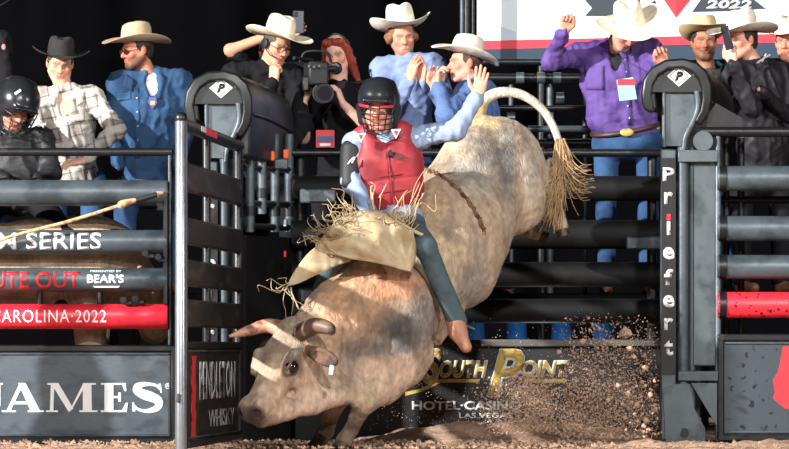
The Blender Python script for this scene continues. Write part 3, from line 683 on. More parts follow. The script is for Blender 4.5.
def hat_mesh(c, M, crown_h=.12, a=.084, b=.102, brim=.11, curl=.06, dip=.02, crease=.03, pinch=.35):
    """cowboy hat: curled brim, band line and creased crown, local frame x right, y front, z up"""
    n = 56; V = []; rings = []
    def ring(fn):
        rings.append(len(V))
        for k in range(n):
            th = 2*math.pi*k/n; V.append(c+M@np.array(fn(math.cos(th), math.sin(th))))
    for t in np.linspace(1, 0, 8):
        def fb(x, y, t=t):
            bw = brim*(1+.12*y*y); r1 = (a+bw*t)*x; r2 = (b+bw*t*1.0)*y
            s_ = abs(x)**1.6; z = curl*s_*t**1.8-dip*(1-s_)*t**1.5
            return (r1*(1-.10*s_*t*t), r2, z)
        ring(fb)
    for t in np.linspace(.08, 1, 10):
        def fc(x, y, t=t):
            sx = (1-.10*t-.10*t**6)*(1-pinch*t*t*max(y, 0)**3); sy = 1-.09*t-.10*t**6
            z = crown_h*(t*.93+.07*math.sin(t*1.57))*(1-.10*t*max(y, 0)**2); return (a*sx*x, b*sy*y, z)
        ring(fc)
    top = crown_h
    for t in (.82, .62, .4, .2, .02):
        def ft(x, y, t=t):
            X = a*.80*t*x*(1-pinch*max(y, 0)**3); Y_ = b*.81*t*y
            z = top*(1-.10*max(y*t, 0)**2)+.012*(1-t*t)-crease*math.exp(-(X/.024)**2)*(1-.25*t); return (X, Y_, z)
        ring(ft)
    Fc = []
    for i in range(len(rings)-1):
        A, B = rings[i], rings[i+1]
        for k in range(n): Fc.append((A+k, A+(k+1) % n, B+(k+1) % n, B+k))
    Fc.append(tuple(range(rings[-1], rings[-1]+n)))
    return V, Fc
def add_hat(par, c, M, hm, bandm, **k):
    V, Fc = hat_mesh(c, M, **k)
    o = link('hat', V, Fc, hm, par, True); s = o.modifiers.new('felt', 'SOLIDIFY'); s.thickness = .005; s.offset = -1
    s2 = o.modifiers.new('sub', 'SUBSURF'); s2.levels = 1; s2.render_levels = 1
    a = k.get('a', .084); b_ = k.get('b', .102); n = 40; B = MB(); VV = []
    for z, e in ((.006, 1.015), (.026, 1.0), (.026, .96), (.006, .97)):
        for i in range(n):
            th = 2*math.pi*i/n; VV.append(c+M@np.array([a*e*math.cos(th), b_*e*math.sin(th), z]))
    B.add(VV, [(r*n+i, r*n+(i+1) % n, ((r+1) % 4)*n+(i+1) % n, ((r+1) % 4)*n+i) for r in range(4) for i in range(n)])
    B.build('hat_band', bandm, o, smooth=True)
    return o
def mid(a, b, t=.5): return a+(b-a)*t
def person(label, hd, face, sh, hip, el, wr, shirt, skin=(205, 150, 122), hands=(None, None), trousers=JEANS, belly=1., fat=1., body=0, hat=None, hair=None, hairp='short', ho={}, sleeve=1.0,
           under=None, vneck=False, knee=None, ank=None, seated=False, collar=True, extra=None, group='crew behind the chutes', bootm=BOOTM, fold=.009, vox=.0098, shirtname='shirt', hatc=(0, -.004, .05), hatf=None, floor_z=None, dD=0.):
    sf = lambda q: (q[0], q[1], q[2]+dD)
    hd = sf(hd); sh, hip, el, wr = [[sf(q) for q in z_] for z_ in (sh, hip, el, wr)]
    hc = P(*hd); M = frame(*face); s0, s1 = P(*sh[0]), P(*sh[1]); h0, h1 = P(*hip[0]), P(*hip[1])
    E = [P(*e) for e in el]; Wp = [P(*e) for e in wr]
    pel = mid(h0, h1); nb = mid(s0, s1); up = unit(nb-pel); side = unit(s1-s0); side = unit(side-up*np.dot(side, up)); fw = np.cross(side, up); fw = -fw if (fw[1] > 0 and abs(body) < 90) else fw
    TM = np.stack([side, fw, up], 1); sw = np.linalg.norm(s1-s0); nbt = nb+up*.026
    base = np.array([pel[0], pel[1], (PZ if floor_z is None else floor_z) if not seated else 0.])
    if knee is None:
        K = [np.array([h[0], h[1]-.03, (h[2]+base[2])/2+.02]) for h in (h0, h1)]; A = [np.array([h[0], h[1]+.02, base[2]+.09]) for h in (h0, h1)]
    else: K = [P(*q) for q in knee]; A = [P(*q) for q in ank]
    t = thing('person', label, 'person', base, group)
    Lt = np.linalg.norm(nb-pel); sw = min(max(sw, .26), .42)
    def torso(S, g, col=None, k=.05):
        S.ell(mid(pel, nb, .70)+fw*.012, (sw*.47*fat+g, .112*fat+g, Lt*.36+g), TM, k, col)
        S.ell(mid(pel, nb, .36)+fw*.02*belly, (sw*.42*fat*belly+g, .105*fat*belly+g, Lt*.34+g), TM, k, col)
        S.ell(mid(pel, nb, .04), (.165*fat+g, .118*fat+g, .13+g), TM, k, col)
        S.cap(s0+(-up)*.02, s1+(-up)*.02, .056+g, .056+g, k, col)
        for s in (s0, s1): S.cap(nbt, mid(nbt, s, .75), .044+g, .045+g, k, col)
    # body: torso and limbs, head and neck, hands, in one mesh
    parts = []
    S = SDF(); torso(S, -.012, skin)
    for i in (0, 1):
        S.cap((s0, s1)[i], E[i], .046, .038, .03, skin); S.cap(E[i], Wp[i], .038, .027, .03, skin)
        S.cap((h0, h1)[i], K[i], .07, .05, .03, skin); S.cap(K[i], A[i], .05, .035, .03, skin)
    parts.append(S.mesh(.016))
    S = SDF(); head_sdf(S, hc, M, skin, ho); S.cap(hc+M@np.array([0, -.02, -.06]), nbt-up*.03, .054*fat, .06*fat, .03, shade(skin, .98))
    parts.append(S.mesh(.0048))
    for i in (0, 1):
        if hands[i]:
            S = SDF(); hnd = hands[i]; S.cap(mid(Wp[i], E[i], .22), Wp[i], .030, .025, .02, skin)
            hand(S, Wp[i], hnd[0], hnd[1], hnd[4] if len(hnd) > 4 else (i == 0), hnd[2], skin, thumb=hnd[3] if len(hnd) > 3 else .5)
            parts.append(S.mesh(.0042))
    V, Q, cc = join(parts)
    # warm blotches of the skin itself
    cc = cc*(1+.05*wob(V, 60)[:, None])
    if ho.get('beard') is not None:
        L = (V-hc)@M; wgt = np.clip((-.03-L[:, 2])/.02, 0, 1)*np.clip((L[:, 1]+.02)/.03, 0, 1)*np.clip((L[:, 2]+.135)/.02, 0, 1)*(np.abs(L[:, 0]) < .1)
        lipz = np.exp(-((L[:, 2]+.067)/.011)**2)*(np.abs(L[:, 0]) < .024); wgt = wgt*(1-lipz)*ho.get('beardw', .7); cc = cc*(1-wgt[:, None])+lin(ho['beard'])*wgt[:, None]
    link('body', V, Q, SKINM, t, cols=cc)
    # shirt
    S = SDF(); torso(S, .014)
    for i in (0, 1):
        s_ = (s0, s1)[i]; e_ = E[i]; w_ = mid(E[i], Wp[i], .93)
        S.cap(s_, e_ if sleeve > .3 else mid(s_, e_, .75), .064*fat, .054, .04)
        if sleeve > .3: S.cap(e_, w_, .054, .041, .035); S.cap(mid(E[i], Wp[i], .86), w_, .043, .043, .008)
    if collar:
        cm = np.stack([side, fw, up], 1); S.tor(nbt+up*.012+fw*.004, cm@np.array([[1, 0, 0], [0, .92, -.4], [0, .4, .92]]).T if False else cm, (.068*fat, .075*fat), .016, .012)
        for s in (-1, 1): S.ell(nbt-up*.022+fw*.085*fat+side*s*.045, (.030, .012, .034), TM, .006)
    if vneck:
        S.ell(nbt+fw*.13*fat-up*.02, (.05, .10, .115), TM, .008, None, True)
    fd = None
    if fold:
        def fd(X, f0=fold):
            Y_ = (X-pel)@TM; a = wob(Y_*np.array([1.0, 1.0, .5]), 34, len(label) % 9); a2 = wob(Y_*np.array([.6, 1.0, 1.2]), 48, len(label) % 7+2); return f0*(.9-2.4*np.abs(a))*.9+f0*(.5-1.5*np.abs(a2))*.7
    V, Q, _ = S.mesh(vox, None if fd is None else (lambda X: np.maximum(fd(X), -.005))); bvh = BVHTree.FromPolygons([Vector(v) for v in V], Q.tolist()); sho = link(shirtname, V, Q, shirt, t)
    if under is not None:
        S = SDF(); torso(S, -.006); S.tor(nbt+up*.002, TM, (.06, .066), .010, .01); V, Q, _ = S.mesh(.013); link('undershirt', V, Q, under, t)
    # trousers and boots
    S = SDF(); S.ell(mid(pel, nb, .0), (.192*fat, .145*fat*max(1, belly*.97), .12), TM, .04)
    for i in (0, 1): S.cap((h0, h1)[i], K[i], .088, .064, .04); S.cap(K[i], A[i], .062, .058, .03)
    V, Q, _ = S.mesh(.014, lambda X: .005*wob(X, 28, 2)); link('trousers', V, Q, trousers, t)
    if not seated:
        for i in (0, 1):
            S = SDF(); a = A[i].copy(); g0 = np.array([a[0], a[1], base[2]+.035]); S.cap(a+(0, 0, .04), g0, .052, .045, .02); S.cap(g0, g0+fw*np.array([1, 1, 0])*.15, .04, .034, .02); V, Q, _ = S.mesh(.012); V[:, 2] = np.maximum(V[:, 2], base[2]); link('boot', V, Q, bootm, t)
    w = lambda x, y, z: hc+M@np.array([x, y, z])
    if hair is not None:
        S = SDF()
        S.ell(w(0, -.02, .03), (.083, .098, .088), M, .02)
        if hairp == 'short':
            for s in (-1, 1): S.cap(w(s*.073, .006, .01), w(s*.073, -.02, -.03), .013, .012, .01)
            S.ell(w(0, -.055, -.03), (.066, .05, .05), M, .02)
        elif hairp == 'curly':
            for s in (-1, 1):
                for q in range(5): S.ell(w(s*(.078+.008*(q % 2)), .02-.022*q, -.005-.012*(q % 3)), .026, M, .008)
            S.ell(w(0, -.06, -.03), (.075, .055, .06), M, .02)
        elif hairp == 'long':
            for s in (-1, 1):
                S.cap(w(s*.07, .03, .05), w(s*.085, -.005, -.06), .026, .03, .02); S.cap(w(s*.085, -.005, -.06), w(s*.10, -.02, -.16), .03, .022, .02); S.cap(w(s*.10, -.02, -.16), w(s*.12, .0, -.22), .022, .014, .02)
            S.cap(w(-.05, .055, .085), w(.05, .055, .085), .026, .026, .02); S.ell(w(0, -.06, -.06), (.085, .055, .12), M, .03)
        S.ell(w(0, .10, -.035), (.062, .062, .088), M, .012, None, True)
        V, Q, _ = S.mesh(.007, lambda X: .004*wob((X-hc)@M*np.array([1, 1, .3]), 160, 5)); link('hair', V, Q, hair, t)
    if hat:
        hm, bm_, kw = hat; HM = M if hatf is None else frame(*hatf); add_hat(t, w(*hatc), HM, hm, bm_, **kw)
    return dict(t=t, hc=hc, M=M, w=w, nbt=nbt, TM=TM, pel=pel, nb=nb, fw=fw, up=up, side=side, sw=sw, W=Wp, E=E, s=(s0, s1), bvh=bvh, shirt=sho)
from mathutils.bvhtree import BVHTree
def snap(p, x, y, lift=.004):
    a = P(x, y, 20.0); d = unit(P(x, y, 28.0)-a); h = p['bvh'].ray_cast(Vector(a), Vector(d))
    return np.array(h[0])-d*lift if h[0] is not None else None
def on_shirt(p, name, quad, mt=None, n=6, lift=.004, th=.004):
    """a sewn-on piece that follows the cloth: four picture corners laid onto the shirt"""
    q = np.array(quad, float); V = []
    for i in range(n+1):
        for j in range(n+1):
            u, v = j/n, i/n; c = (q[0]*(1-u)+q[1]*u)*(1-v)+(q[3]*(1-u)+q[2]*u)*v; V.append(snap(p, c[0], c[1], lift))
    ok = [v for v in V if v is not None]
    if len(ok) < 4: return None
    md = np.median([v[1] for v in ok]); V = [v if v is not None and abs(v[1]-md) < .25 else ok[0] for v in V]
    Fc = [(i*(n+1)+j, i*(n+1)+j+1, (i+1)*(n+1)+j+1, (i+1)*(n+1)+j) for i in range(n) for j in range(n)]
    o = link(name, V, Fc, mt or p['shirt'].data.materials[0], p['shirt']); s = o.modifiers.new('th', 'SOLIDIFY'); s.thickness = th; s.offset = 0
    return o
def snaps(p, pts, mt=None):
    for x, y in pts:
        v = snap(p, x, y, .006)
        if v is None: continue
        b = MB(); b.ball(v, .0055, 8, 6); b.build('snap_button', mt or WHITED, p['shirt'])
CREAM = mat('cream_straw', (236, 226, 200), .75, 0, .06, 40, .15, 220, alt=(216, 202, 170), altscale=14)
WHATM = mat('white_straw', (238, 232, 216), .75, 0, .06, 40, .15, 220, alt=(214, 204, 180), altscale=14)
TANF = mat('tan_felt', (186, 164, 134), .85, 0, .08, 30, .15, 150)
BLKF = mat('black_felt', (38, 36, 36), .9, 0, .1, 30, .15, 150)
BEIGEF = mat('sand_felt', (206, 180, 140), .85, 0, .08, 30, .15, 150)
BANDK = mat('black_band', (26, 24, 22), .6, 0, .1, 30); BANDC = mat('cream_band', (214, 200, 168), .7, 0, .1, 30)
LAV = cloth('lavender_blue', (128, 146, 184), (106, 124, 164), altscale=5)
BLUES = cloth('mid_blue', (92, 116, 164), (74, 96, 142), altscale=5)
PALEB = cloth('pale_blue', (146, 164, 194), (124, 142, 176), altscale=5)
DENIM = cloth('denim_shirt', (52, 82, 116), (36, 60, 90), altscale=7)
BLKT = cloth('black_shirt', (20, 20, 23)); BLKN = cloth('black_nylon', (32, 30, 36), rough=.55, spec=.4, bump=.1)
PURP = cloth('purple', (104, 80, 146), (78, 56, 118), altscale=6); WHITET = cloth('white_tee', (226, 226, 230)); DARKT = cloth('charcoal_tee', (40, 40, 44))
def plaid():
    M = cloth('plaid', (176, 168, 160), (146, 138, 132), altscale=6); nt = M.node_tree; N = nt.nodes; L = nt.links; b = N['Principled BSDF']
    src = b.inputs['Base Color'].links[0].from_socket; tc = N.new('ShaderNodeTexCoord'); mix = None
    for sc_, rot, col, lo in ((26, (0, .25, 0), (96, 88, 84), .93), (26, (0, 1.8, 0), (100, 92, 88), .93), (13, (0, .25, 0), (206, 200, 192), .78), (13, (0, 1.8, 0), (202, 196, 188), .78)):
        mp = N.new('ShaderNodeMapping'); mp.inputs['Rotation'].default_value = rot; L.new(tc.outputs['Object'], mp.inputs[0])
        wv = N.new('ShaderNodeTexWave'); wv.bands_direction = 'X'; wv.inputs['Scale'].default_value = sc_/6.0; wv.inputs['Distortion'].default_value = .8; wv.inputs['Detail Scale'].default_value = 2; L.new(mp.outputs[0], wv.inputs[0])
        r = N.new('ShaderNodeMapRange'); r.inputs[1].default_value = lo; r.inputs[2].default_value = lo+.06; r.inputs[4].default_value = .75; L.new(wv.outputs['Fac'], r.inputs[0])
        mx = N.new('ShaderNodeMix'); mx.data_type = 'RGBA'; L.new(r.outputs[0], mx.inputs[0]); L.new(src, mx.inputs[6]); mx.inputs[7].default_value = (*lin(col), 1); src = mx.outputs[2]
    L.new(src, b.inputs['Base Color']); return M
PLAID = plaid()
dn = (0, 0, -1)
GLASS = mat('dark_lens', (30, 16, 18), .15, 0, .05, 5)
def glasses(p, lensm, rim=GEARB, name='glasses'):
    w = p['w']; b = MB()
    for s in (-1, 1):
        pts = [w(s*.032+.022*math.cos(a), .106-.010*abs(math.cos(a))*(1 if s*math.cos(a) > 0 else 0), -.003+.016*math.sin(a)) for a in np.linspace(0, 2*math.pi, 17)]
        b.tube(pts, .0022, 6, cap=False); b.tube([w(s*.054, .098, 0), w(s*.082, .03, .004), w(s*.084, -.01, 0)], .0022, 6)
    b.tube([w(-.011, .108, 0), w(.011, .108, 0)], .0022, 6); o = b.build(name, rim, p['t'])
    if lensm is not None:
        b = MB()
        for s in (-1, 1):
            b.prism([w(s*.032+.021*math.cos(a), .1055-.010*abs(math.cos(a))*(1 if s*math.cos(a) > 0 else 0), -.003+.0155*math.sin(a)) for a in np.linspace(0, 2*math.pi, 16, endpoint=False)], (0, 0, 0), p['M']@np.array([0, -.002, 0]))
        b.build('lens', lensm, o)
def headset(p, arch=True):
    w = p['w']; b = MB()
    s = -1; b.tube([w(s*.080, -.006, -.004), w(s*.098, -.006, -.004), w(s*.102, -.006, -.004)], [.034, .034, .026], 18)
    o = b.build('headset', GEARB, p['t'])
    s = 1; b = MB(); b.tube([w(s*.080, -.006, -.004), w(s*.098, -.006, -.004), w(s*.102, -.006, -.004)], [.034, .034, .026], 18); b.build('ear_cup', GEARB, o)
    if arch:
        b = MB(); b.tube([w(.092*math.cos(a), -.006, .0+.125*math.sin(a)) for a in np.linspace(.1, math.pi-.1, 16)], .008, 8); b.build('headband', GEARB, o)
    b = MB(); b.tube([w(-.098, 0, -.02), w(-.08, .07, -.055), w(-.035, .108, -.066)], .004, 6); b.build('microphone_boom', GEARB, o)
def badge(p, x0, x1, y0, y1, D, c1, c2, txt=None, top=False):
    o = plate([[(x0, y0+(2 if top else 0)), (x1-(3 if top else 0), y0-(1 if top else 0)), (x1+(1 if top else 0), y1-(2 if top else 0)), (x0+(3 if top else 0), y1)]], D, c1, p['t'], 'pass_badge', .004)
    if top: y1_ = y1; yy = y0+1; y1 = y0+(y1-y0)*.45
    else: yy = y0+(y1-y0)*.35
    plate([[(x0+1, yy), (x1-1, yy), (x1-1, y1-(y1-y0)*.3), (x0+1, y1-(y1-y0)*.3)]], D-.001, c2, o, 'badge_print', .002)
    if txt: plate([[(x0+4, y1-4.2), (x1-4, y1-4.2), (x1-4, y1-1.6), (x0+4, y1-1.6)]], D-.002, WHITEP, o, 'white_print', .002)
    b = MB(); b.tube([P((x0+x1)/2, y0, D), P((x0+x1)/2-2, y0-14, D+.02), p['nbt']+p['fw']*.10-p['up']*.02], .003, 6); b.build('lanyard', GEARB, o)
    return o
# --- far left man, only sleeve and shoulder in frame
pp_ = person('person at the left picture edge in black jacket with embroidered sleeve', (-16, 14, 25.7), (10, 5, 0), [(-40, 42, 25.7), (1, 42, 25.7)], [(-32, 150, 25.7), (-5, 150, 25.7)],
       [(-46, 90, 25.6), (7, 86, 25.6)], [(-44, 130, 25.5), (0, 130, 25.5)], BLKT, hat=(BLKF, BANDK, {}), hair=HAIRM('dark', (40, 30, 24)))
b = MB(); b.ball(P(3.5, 47, 25.62), (.016, .01, .022)); b.build('sleeve_patch', mat('pink_embroidery', (190, 120, 130), .8, 0, .4, 120), pp_['t'])
# --- plaid shirt
pl_ = person('young man in black cowboy hat and grey plaid shirt bending over the chute', (60, 63, 25.5), (8, 18, 4), [(40, 98, 25.5), (92, 97, 25.5)], [(56, 182, 25.7), (92, 182, 25.7)],
       [(36, 132, 25.35), (116, 130, 25.3)], [(52, 160, 25.12), (84, 161, 25.12)], PLAID, (232, 176, 146), hands=(None, ((-1, -.15, -.15), (0, .3, -1), .35, .3)), hat=(BLKF, BANDK, dict(crown_h=.118, brim=.125, curl=.05, dip=.01)), hair=HAIRM('brown', (74, 52, 38)), vneck=True, hatc=(0, -.004, .045), hatf=(8, 6, 4))
# --- denim shirt
dm_ = person('bearded man in tan cowboy hat and blue denim shirt', (137, 50, 25.6), (-58, 8, 0), [(119, 82, 25.6), (181, 80, 25.7)], [(126, 190, 25.7), (172, 190, 25.7)],
       [(113, 128, 25.6), (187, 130, 25.7)], [(119, 166, 25.45), (176, 166, 25.4)], DENIM, (206, 140, 112), hat=(TANF, TANF, dict(crown_h=.125, brim=.115, curl=.045, dip=.012)), hair=HAIRM('dark', (40, 30, 24)),
       ho=dict(beard=(92, 62, 46), beardw=.75), under=WHITET, vneck=True, hatc=(0, -.004, .05), hatf=(-62, 2, 0))
glasses(dm_, mat('red_lens', (70, 18, 18), .15, 0, .05, 5), name='sunglasses')
on_shirt(dm_, 'placket', [(134, 88), (138.5, 88), (140, 158), (135.5, 158)]); snaps(dm_, [(137, 98), (137.3, 112), (137.7, 126), (138, 140)])
on_shirt(dm_, 'pocket_flap', [(117, 94), (131, 92), (131, 99), (118, 101)]); on_shirt(dm_, 'pocket_flap', [(145, 91), (162, 92), (162, 99), (146, 98)]); on_shirt(dm_, 'collar_point', [(126, 74), (134, 80), (132, 92), (123, 86)], lift=.008); on_shirt(dm_, 'collar_point', [(158, 72), (166, 77), (162, 92), (154, 86)], lift=.008)
q = plate([[(149, 97), (156, 97), (157, 103), (152.5, 109), (148, 103)]], dm_['nb'][1]-.135, mat('patch_blue', (88, 84, 150), .8, 0, .3, 150), dm_['t'], 'chest_patch', .012)
plate([[(150.5, 101), (155, 101), (155, 105), (150.5, 105)]], dm_['nb'][1]-.137, GOLDP, q, 'patch_star', .003)
on_shirt(pl_, 'placket', [(63, 98), (67, 98), (70, 158), (66, 158)]); on_shirt(pl_, 'pocket', [(72, 108), (84, 107), (85, 121), (73, 122)]); on_shirt(pl_, 'collar_point', [(47, 92), (56, 95), (54, 107), (47, 102)], lift=.008); on_shirt(pl_, 'collar_point', [(76, 93), (84, 91), (84, 102), (77, 106)], lift=.008); snaps(pl_, [(65.5, 110), (66.5, 122), (67.5, 134)])
# --- black shirt with headset
bs_ = person('man in cream hat, headset and black shirt resting chin on fist', (277, 45, 25.6), (34, 22, 6), [(233, 73, 25.6), (296, 76, 25.7)], [(245, 180, 25.9), (290, 180, 25.9)],
       [(252, 122, 25.35), (302, 125, 25.5)], [(274, 82, 25.38), (288, 150, 25.25)], BLKT, (214, 158, 130), hands=(((.05, -.05, 1), (.5, .6, 0), 1.25, .8), ((-.2, -.3, -1), (-1, 0, 0), .6, .4)), hat=(CREAM, CREAM, dict(crown_h=.14, brim=.13, curl=.045, dip=.012, a=.09, b=.108)), hair=HAIRM('grey', (70, 60, 54)),
       trousers=BLACKJ, hatc=(0, -.004, .05), hatf=(38, 10, 8))
headset(bs_, False); glasses(bs_, None)
# --- photographer behind him
ph_ = person('person hidden behind the cream hat raising bare arm with phone', (272, 52, 26.25), (10, 5, 0), [(252, 74, 26.25), (302, 74, 26.25)], [(258, 180, 26.25), (296, 180, 26.25)],
       [(230, 50, 26.15), (310, 90, 26.1)], [(284, 30, 26.1), (284, 66, 26.05)], BLKT, (196, 146, 116), hands=(((.9, 0, .2), (0, -1, 0), .5, .5), None), hair=HAIRM('dark', (40, 30, 24)), sleeve=0, trousers=BLACKJ)
def phone(label, c, M, cat='phone'):
    t = thing('smartphone', label, cat, c)
    b = MB(); b.box(c, (.074, .009, .15), M, .004); b.build('case', mat('phone_case', (52, 54, 60), .3, .2, .05, 8), t)
    b = MB(); b.box(c+M@np.array([-.018, -.006, .05]), (.028, .005, .034), M, .002); q = b.build('camera_bump', GEARB, t)
    for dz in (.008, -.008):
        b = MB(); b.tube([c+M@np.array([-.018, -.008, .05+dz]), c+M@np.array([-.018, -.0105, .05+dz])], .006, 12); b.build('lens', GLASS, q)
    b = MB(); b.box(c+M@np.array([0, .005, 0]), (.068, .002, .142), M, .0005); b.build('screen', GEARB, t)
    return t
phone('dark phone held up behind the cream hat', P(298.5, 22, 26.02), frame(0)@np.array([[1, 0, 0], [0, -1, 0], [0, 0, 1.]])@np.eye(3))
# --- camerawoman
cw_ = person('red-haired woman in black with headset and red pass filming', (337, 53, 25.75), (-14, 18, -4), [(312, 94, 25.75), (366, 93, 25.75)], [(322, 188, 25.8), (362, 188, 25.8)],
       [(303, 138, 25.55), (372, 132, 25.5)], [(304, 104, 25.42), (343, 104, 25.38)], BLKT, (232, 182, 160), hands=(((.2, .1, 1), (1, .1, 0), .7, .4), ((-.35, 0, 1), (-1, .2, 0), .6, .4)), hair=HAIRM('auburn', (150, 62, 44)), hairp='long', sleeve=0, trousers=BLACKJ, collar=False, dD=.15)
headset(cw_); badge(cw_, 316, 334.5, 130, 147.5, 25.70, REDPR, mat('badge_blue', (60, 80, 130), .5), True)
def tv_camera():
    D = 25.51; t = thing('video_camera', 'black shoulder video camera with round lens hood held by the red-haired woman', 'camera', P(318, 105, D))
    b = MB(); b.box(P(316, 74, D+.02), (.13, .2, .15), frame(12)@np.diag([1, -1, 1]), .012); b.build('camera_body', GEARB, t)
    b = MB(); ax = unit(np.array([.25, -1, -.10])); c = P(322, 93, D-.03)
    b.tube([c-ax*.08, c+ax*.02, c+ax*.02, c+ax*.07, c+ax*.075, c+ax*.072], [.042, .045, .06, .064, .062, .05], 24); ln = b.build('lens_barrel', GEARB, t)
    b = MB(); b.tube([c+ax*.06, c+ax*.0755], .047, 24); b.build('lens_glass', mat('lens_glass', (24, 26, 40), .08, .3, .05, 5), ln)
    b = MB(); b.tube([c+ax*.01, c+ax*.016], .066, 24); b.build('focus_ring', STEEL, ln)
    b = MB(); q = [P(300, 62, D-.02), P(306, 52, D-.02), P(326, 52, D), P(331, 62, D+.03)]; b.tube(catmull(q, 5), .009, 10); b.build('top_handle', GEARB, t)
    b = MB(); e = P(336, 68, D+.04); b.tube([P(322, 70, D+.02), e], .018, 12); b.tube([e+(-.01, 0, 0), e+(.0, .03, 0), e+(.004, .05, .0)], [.035, .042, .038], 16); b.build('viewfinder', GEARB, t)
    b = MB(); b.tube([P(294, 58, D-.08), P(312, 60, D+.05)], .012, 12); b.build('microphone', BLACKS, t)
    b = MB(); b.box(P(306, 84, D-.02), (.05, .09, .1), ch=.012); b.build('hand_grip', RUBBER, t)
    for x, y in ((309, 66), (314, 67), (319, 66)):
        b = MB(); b.tube([P(x, y, D-.11), P(x, y, D-.09)], .008, 10); b.build('dial', STEEL2, t)
    return t
tv_camera()
# --- clapping pair in blue
c1 = person('man in tall white hat and lavender-blue shirt clapping hands', (402, 36, 25.6), (10, 12, -6), [(380, 68, 25.6), (434, 64, 25.6)], [(388, 168, 25.7), (428, 168, 25.7)],
       [(388, 118, 25.35), (452, 112, 25.45)], [(410, 80, 25.22), (422, 81, 25.24)], LAV, (222, 158, 132), hands=(((.25, -.1, 1), (.6, .5, 0), [.25, .25, .25, .3], .2), ((.05, -.1, 1), (-.6, -.5, 0), [.3, .3, .3, .35], .5)),
       hat=(WHATM, BANDK, dict(crown_h=.15, brim=.13, curl=.08, dip=.0, a=.09, b=.106)), hair=HAIRM('sandy', (130, 92, 58)), hairp='curly', ho=dict(smile=1, beard=(170, 112, 84), beardw=.3), hatf=(12, -4, -7), hatc=(0, -.004, .055), dD=.2)
c2 = person('man in white hat facing left, mid-blue shirt, hands raised', (465, 63, 25.45), (-72, 0, 0), [(467, 92, 25.25), (486, 92, 25.6)], [(466, 180, 25.4), (488, 180, 25.5)],
       [(446, 116, 25.05), (458, 118, 25.7)], [(438, 86, 25.12), (436, 90, 25.35)], BLUES, (224, 160, 136), hands=(((.05, 0, 1), (.5, -.1, .1), .9, .6), ((0, .1, 1), (0, -1, 0), .5, .5)), body=-75,
       hat=(WHATM, WHATM, dict(crown_h=.125, brim=.115, curl=.05, dip=.02)), hair=HAIRM('brown', (74, 52, 38)), hatf=(-72, -14, 6), hatc=(0, -.004, .055))
# --- purple shirt
pu = person('man in purple shirt and cream hat leaning forward with raised fist', (626, 30, 25.35), (24, 44, 8), [(576, 54, 25.5), (650, 50, 25.5)], [(606, 142, 25.6), (648, 142, 25.6)],
       [(550, 62, 25.35), (672, 92, 25.3)], [(564, 32, 25.2), (664, 66, 25.1)], PURP, (206, 140, 114), hands=(((.25, 0, 1), (.2, -1, 0), 1.3, .9), ((-.25, -.1, 1), (.1, -1, -.2), [1.1, 1., .9, .8], .6)), fat=1.14, belly=1.12,
       hat=(CREAM, CREAM, dict(crown_h=.14, brim=.145, curl=.05, dip=.03, a=.092, b=.11)), hair=HAIRM('grey2', (120, 108, 98)), ho=dict(beard=(190, 160, 140), beardw=.5), under=DARKT, vneck=True, fold=.010, hatf=(20, 22, -20), hatc=(0, .0, .06))
on_shirt(pu, 'placket', [(622, 48), (626.5, 48), (632, 125), (627, 125)]); on_shirt(pu, 'pocket', [(584, 66), (604, 66), (604, 90), (586, 90)]); on_shirt(pu, 'pocket', [(636, 62), (652, 62), (653, 82), (638, 84)]); on_shirt(pu, 'collar_point', [(600, 38), (610, 40), (612, 54), (602, 50)], lift=.008); on_shirt(pu, 'collar_point', [(632, 42), (642, 38), (640, 52), (630, 56)], lift=.008); snaps(pu, [(625, 60), (626, 72), (628, 106), (629.5, 118)])
badge(pu, 616.5, 636, 78, 101, 25.26, mat('badge_pale', (150, 196, 224), .5, 0, .1, 40), REDPR, top=True)
b = MB(); b.tube([pu['pel']+pu['TM']@np.array([.215*math.cos(a), .165*math.sin(a), .085]) for a in np.linspace(0, 2*math.pi, 41)], .016, 8, cap=False); bl = b.build('belt', mat('dark_belt', (66, 46, 34), .5, 0, .2, 20), pu['t'])
b = MB(); b.ball(pu['pel']+pu['TM']@np.array([0, .182, .085]), (.045, .012, .026)); b.build('buckle', GOLDP, bl)
# --- right hand group
r1 = person('mustached man in sand felt hat half hidden behind the right pad', (704, 42, 25.9), (2, 2, 0), [(684, 82, 25.9), (734, 82, 25.9)], [(690, 185, 25.9), (728, 185, 25.9)],
       [(680, 125, 25.8), (740, 125, 25.8)], [(690, 110, 25.6), (724, 105, 25.6)], cloth('grey_vest', (70, 66, 66)), (176, 122, 96), hands=(None, ((-.8, -.2, .2), (0, .3, -1), .4, .3)), hat=(BEIGEF, BEIGEF, dict(crown_h=.12, brim=.105, curl=.05, dip=.0)), hair=HAIRM('dark', (40, 30, 24)),
       ho=dict(mustache=(60, 42, 32), beard=(120, 84, 66), beardw=.5), hatf=(2, -12, 0), dD=.25)
b = MB(); b.tube(catmull([P(717, 62, 25.97), P(722, 66, 25.95), P(729, 67, 25.95), P(734, 71, 25.95)], 4), .013, 8); b.build('turquoise_scarf', mat('turquoise_cloth', (40, 150, 176), .8, 0, .2, 40), r1['t'])
r2 = person('young man in cream straw hat and black jacket filming with phone', (742, 40, 25.55), (-52, 4, 0), [(733, 70, 25.5), (786, 74, 25.7)], [(742, 180, 25.7), (782, 180, 25.7)],
       [(752, 108, 25.25), (792, 120, 25.6)], [(733, 62, 25.15), (760, 90, 25.25)], BLKN, (230, 168, 148), hands=(((-.25, .1, 1), (.4, .9, 0), [.7, .75, .8, .9], .5), None), hat=(WHATM, CREAM, dict(crown_h=.14, brim=.135, curl=.05, dip=.012, a=.09, b=.106)), hair=HAIRM('dark', (40, 30, 24)), hatf=(-52, 4, -2), hatc=(0, -.004, .05), trousers=BLACKJ)
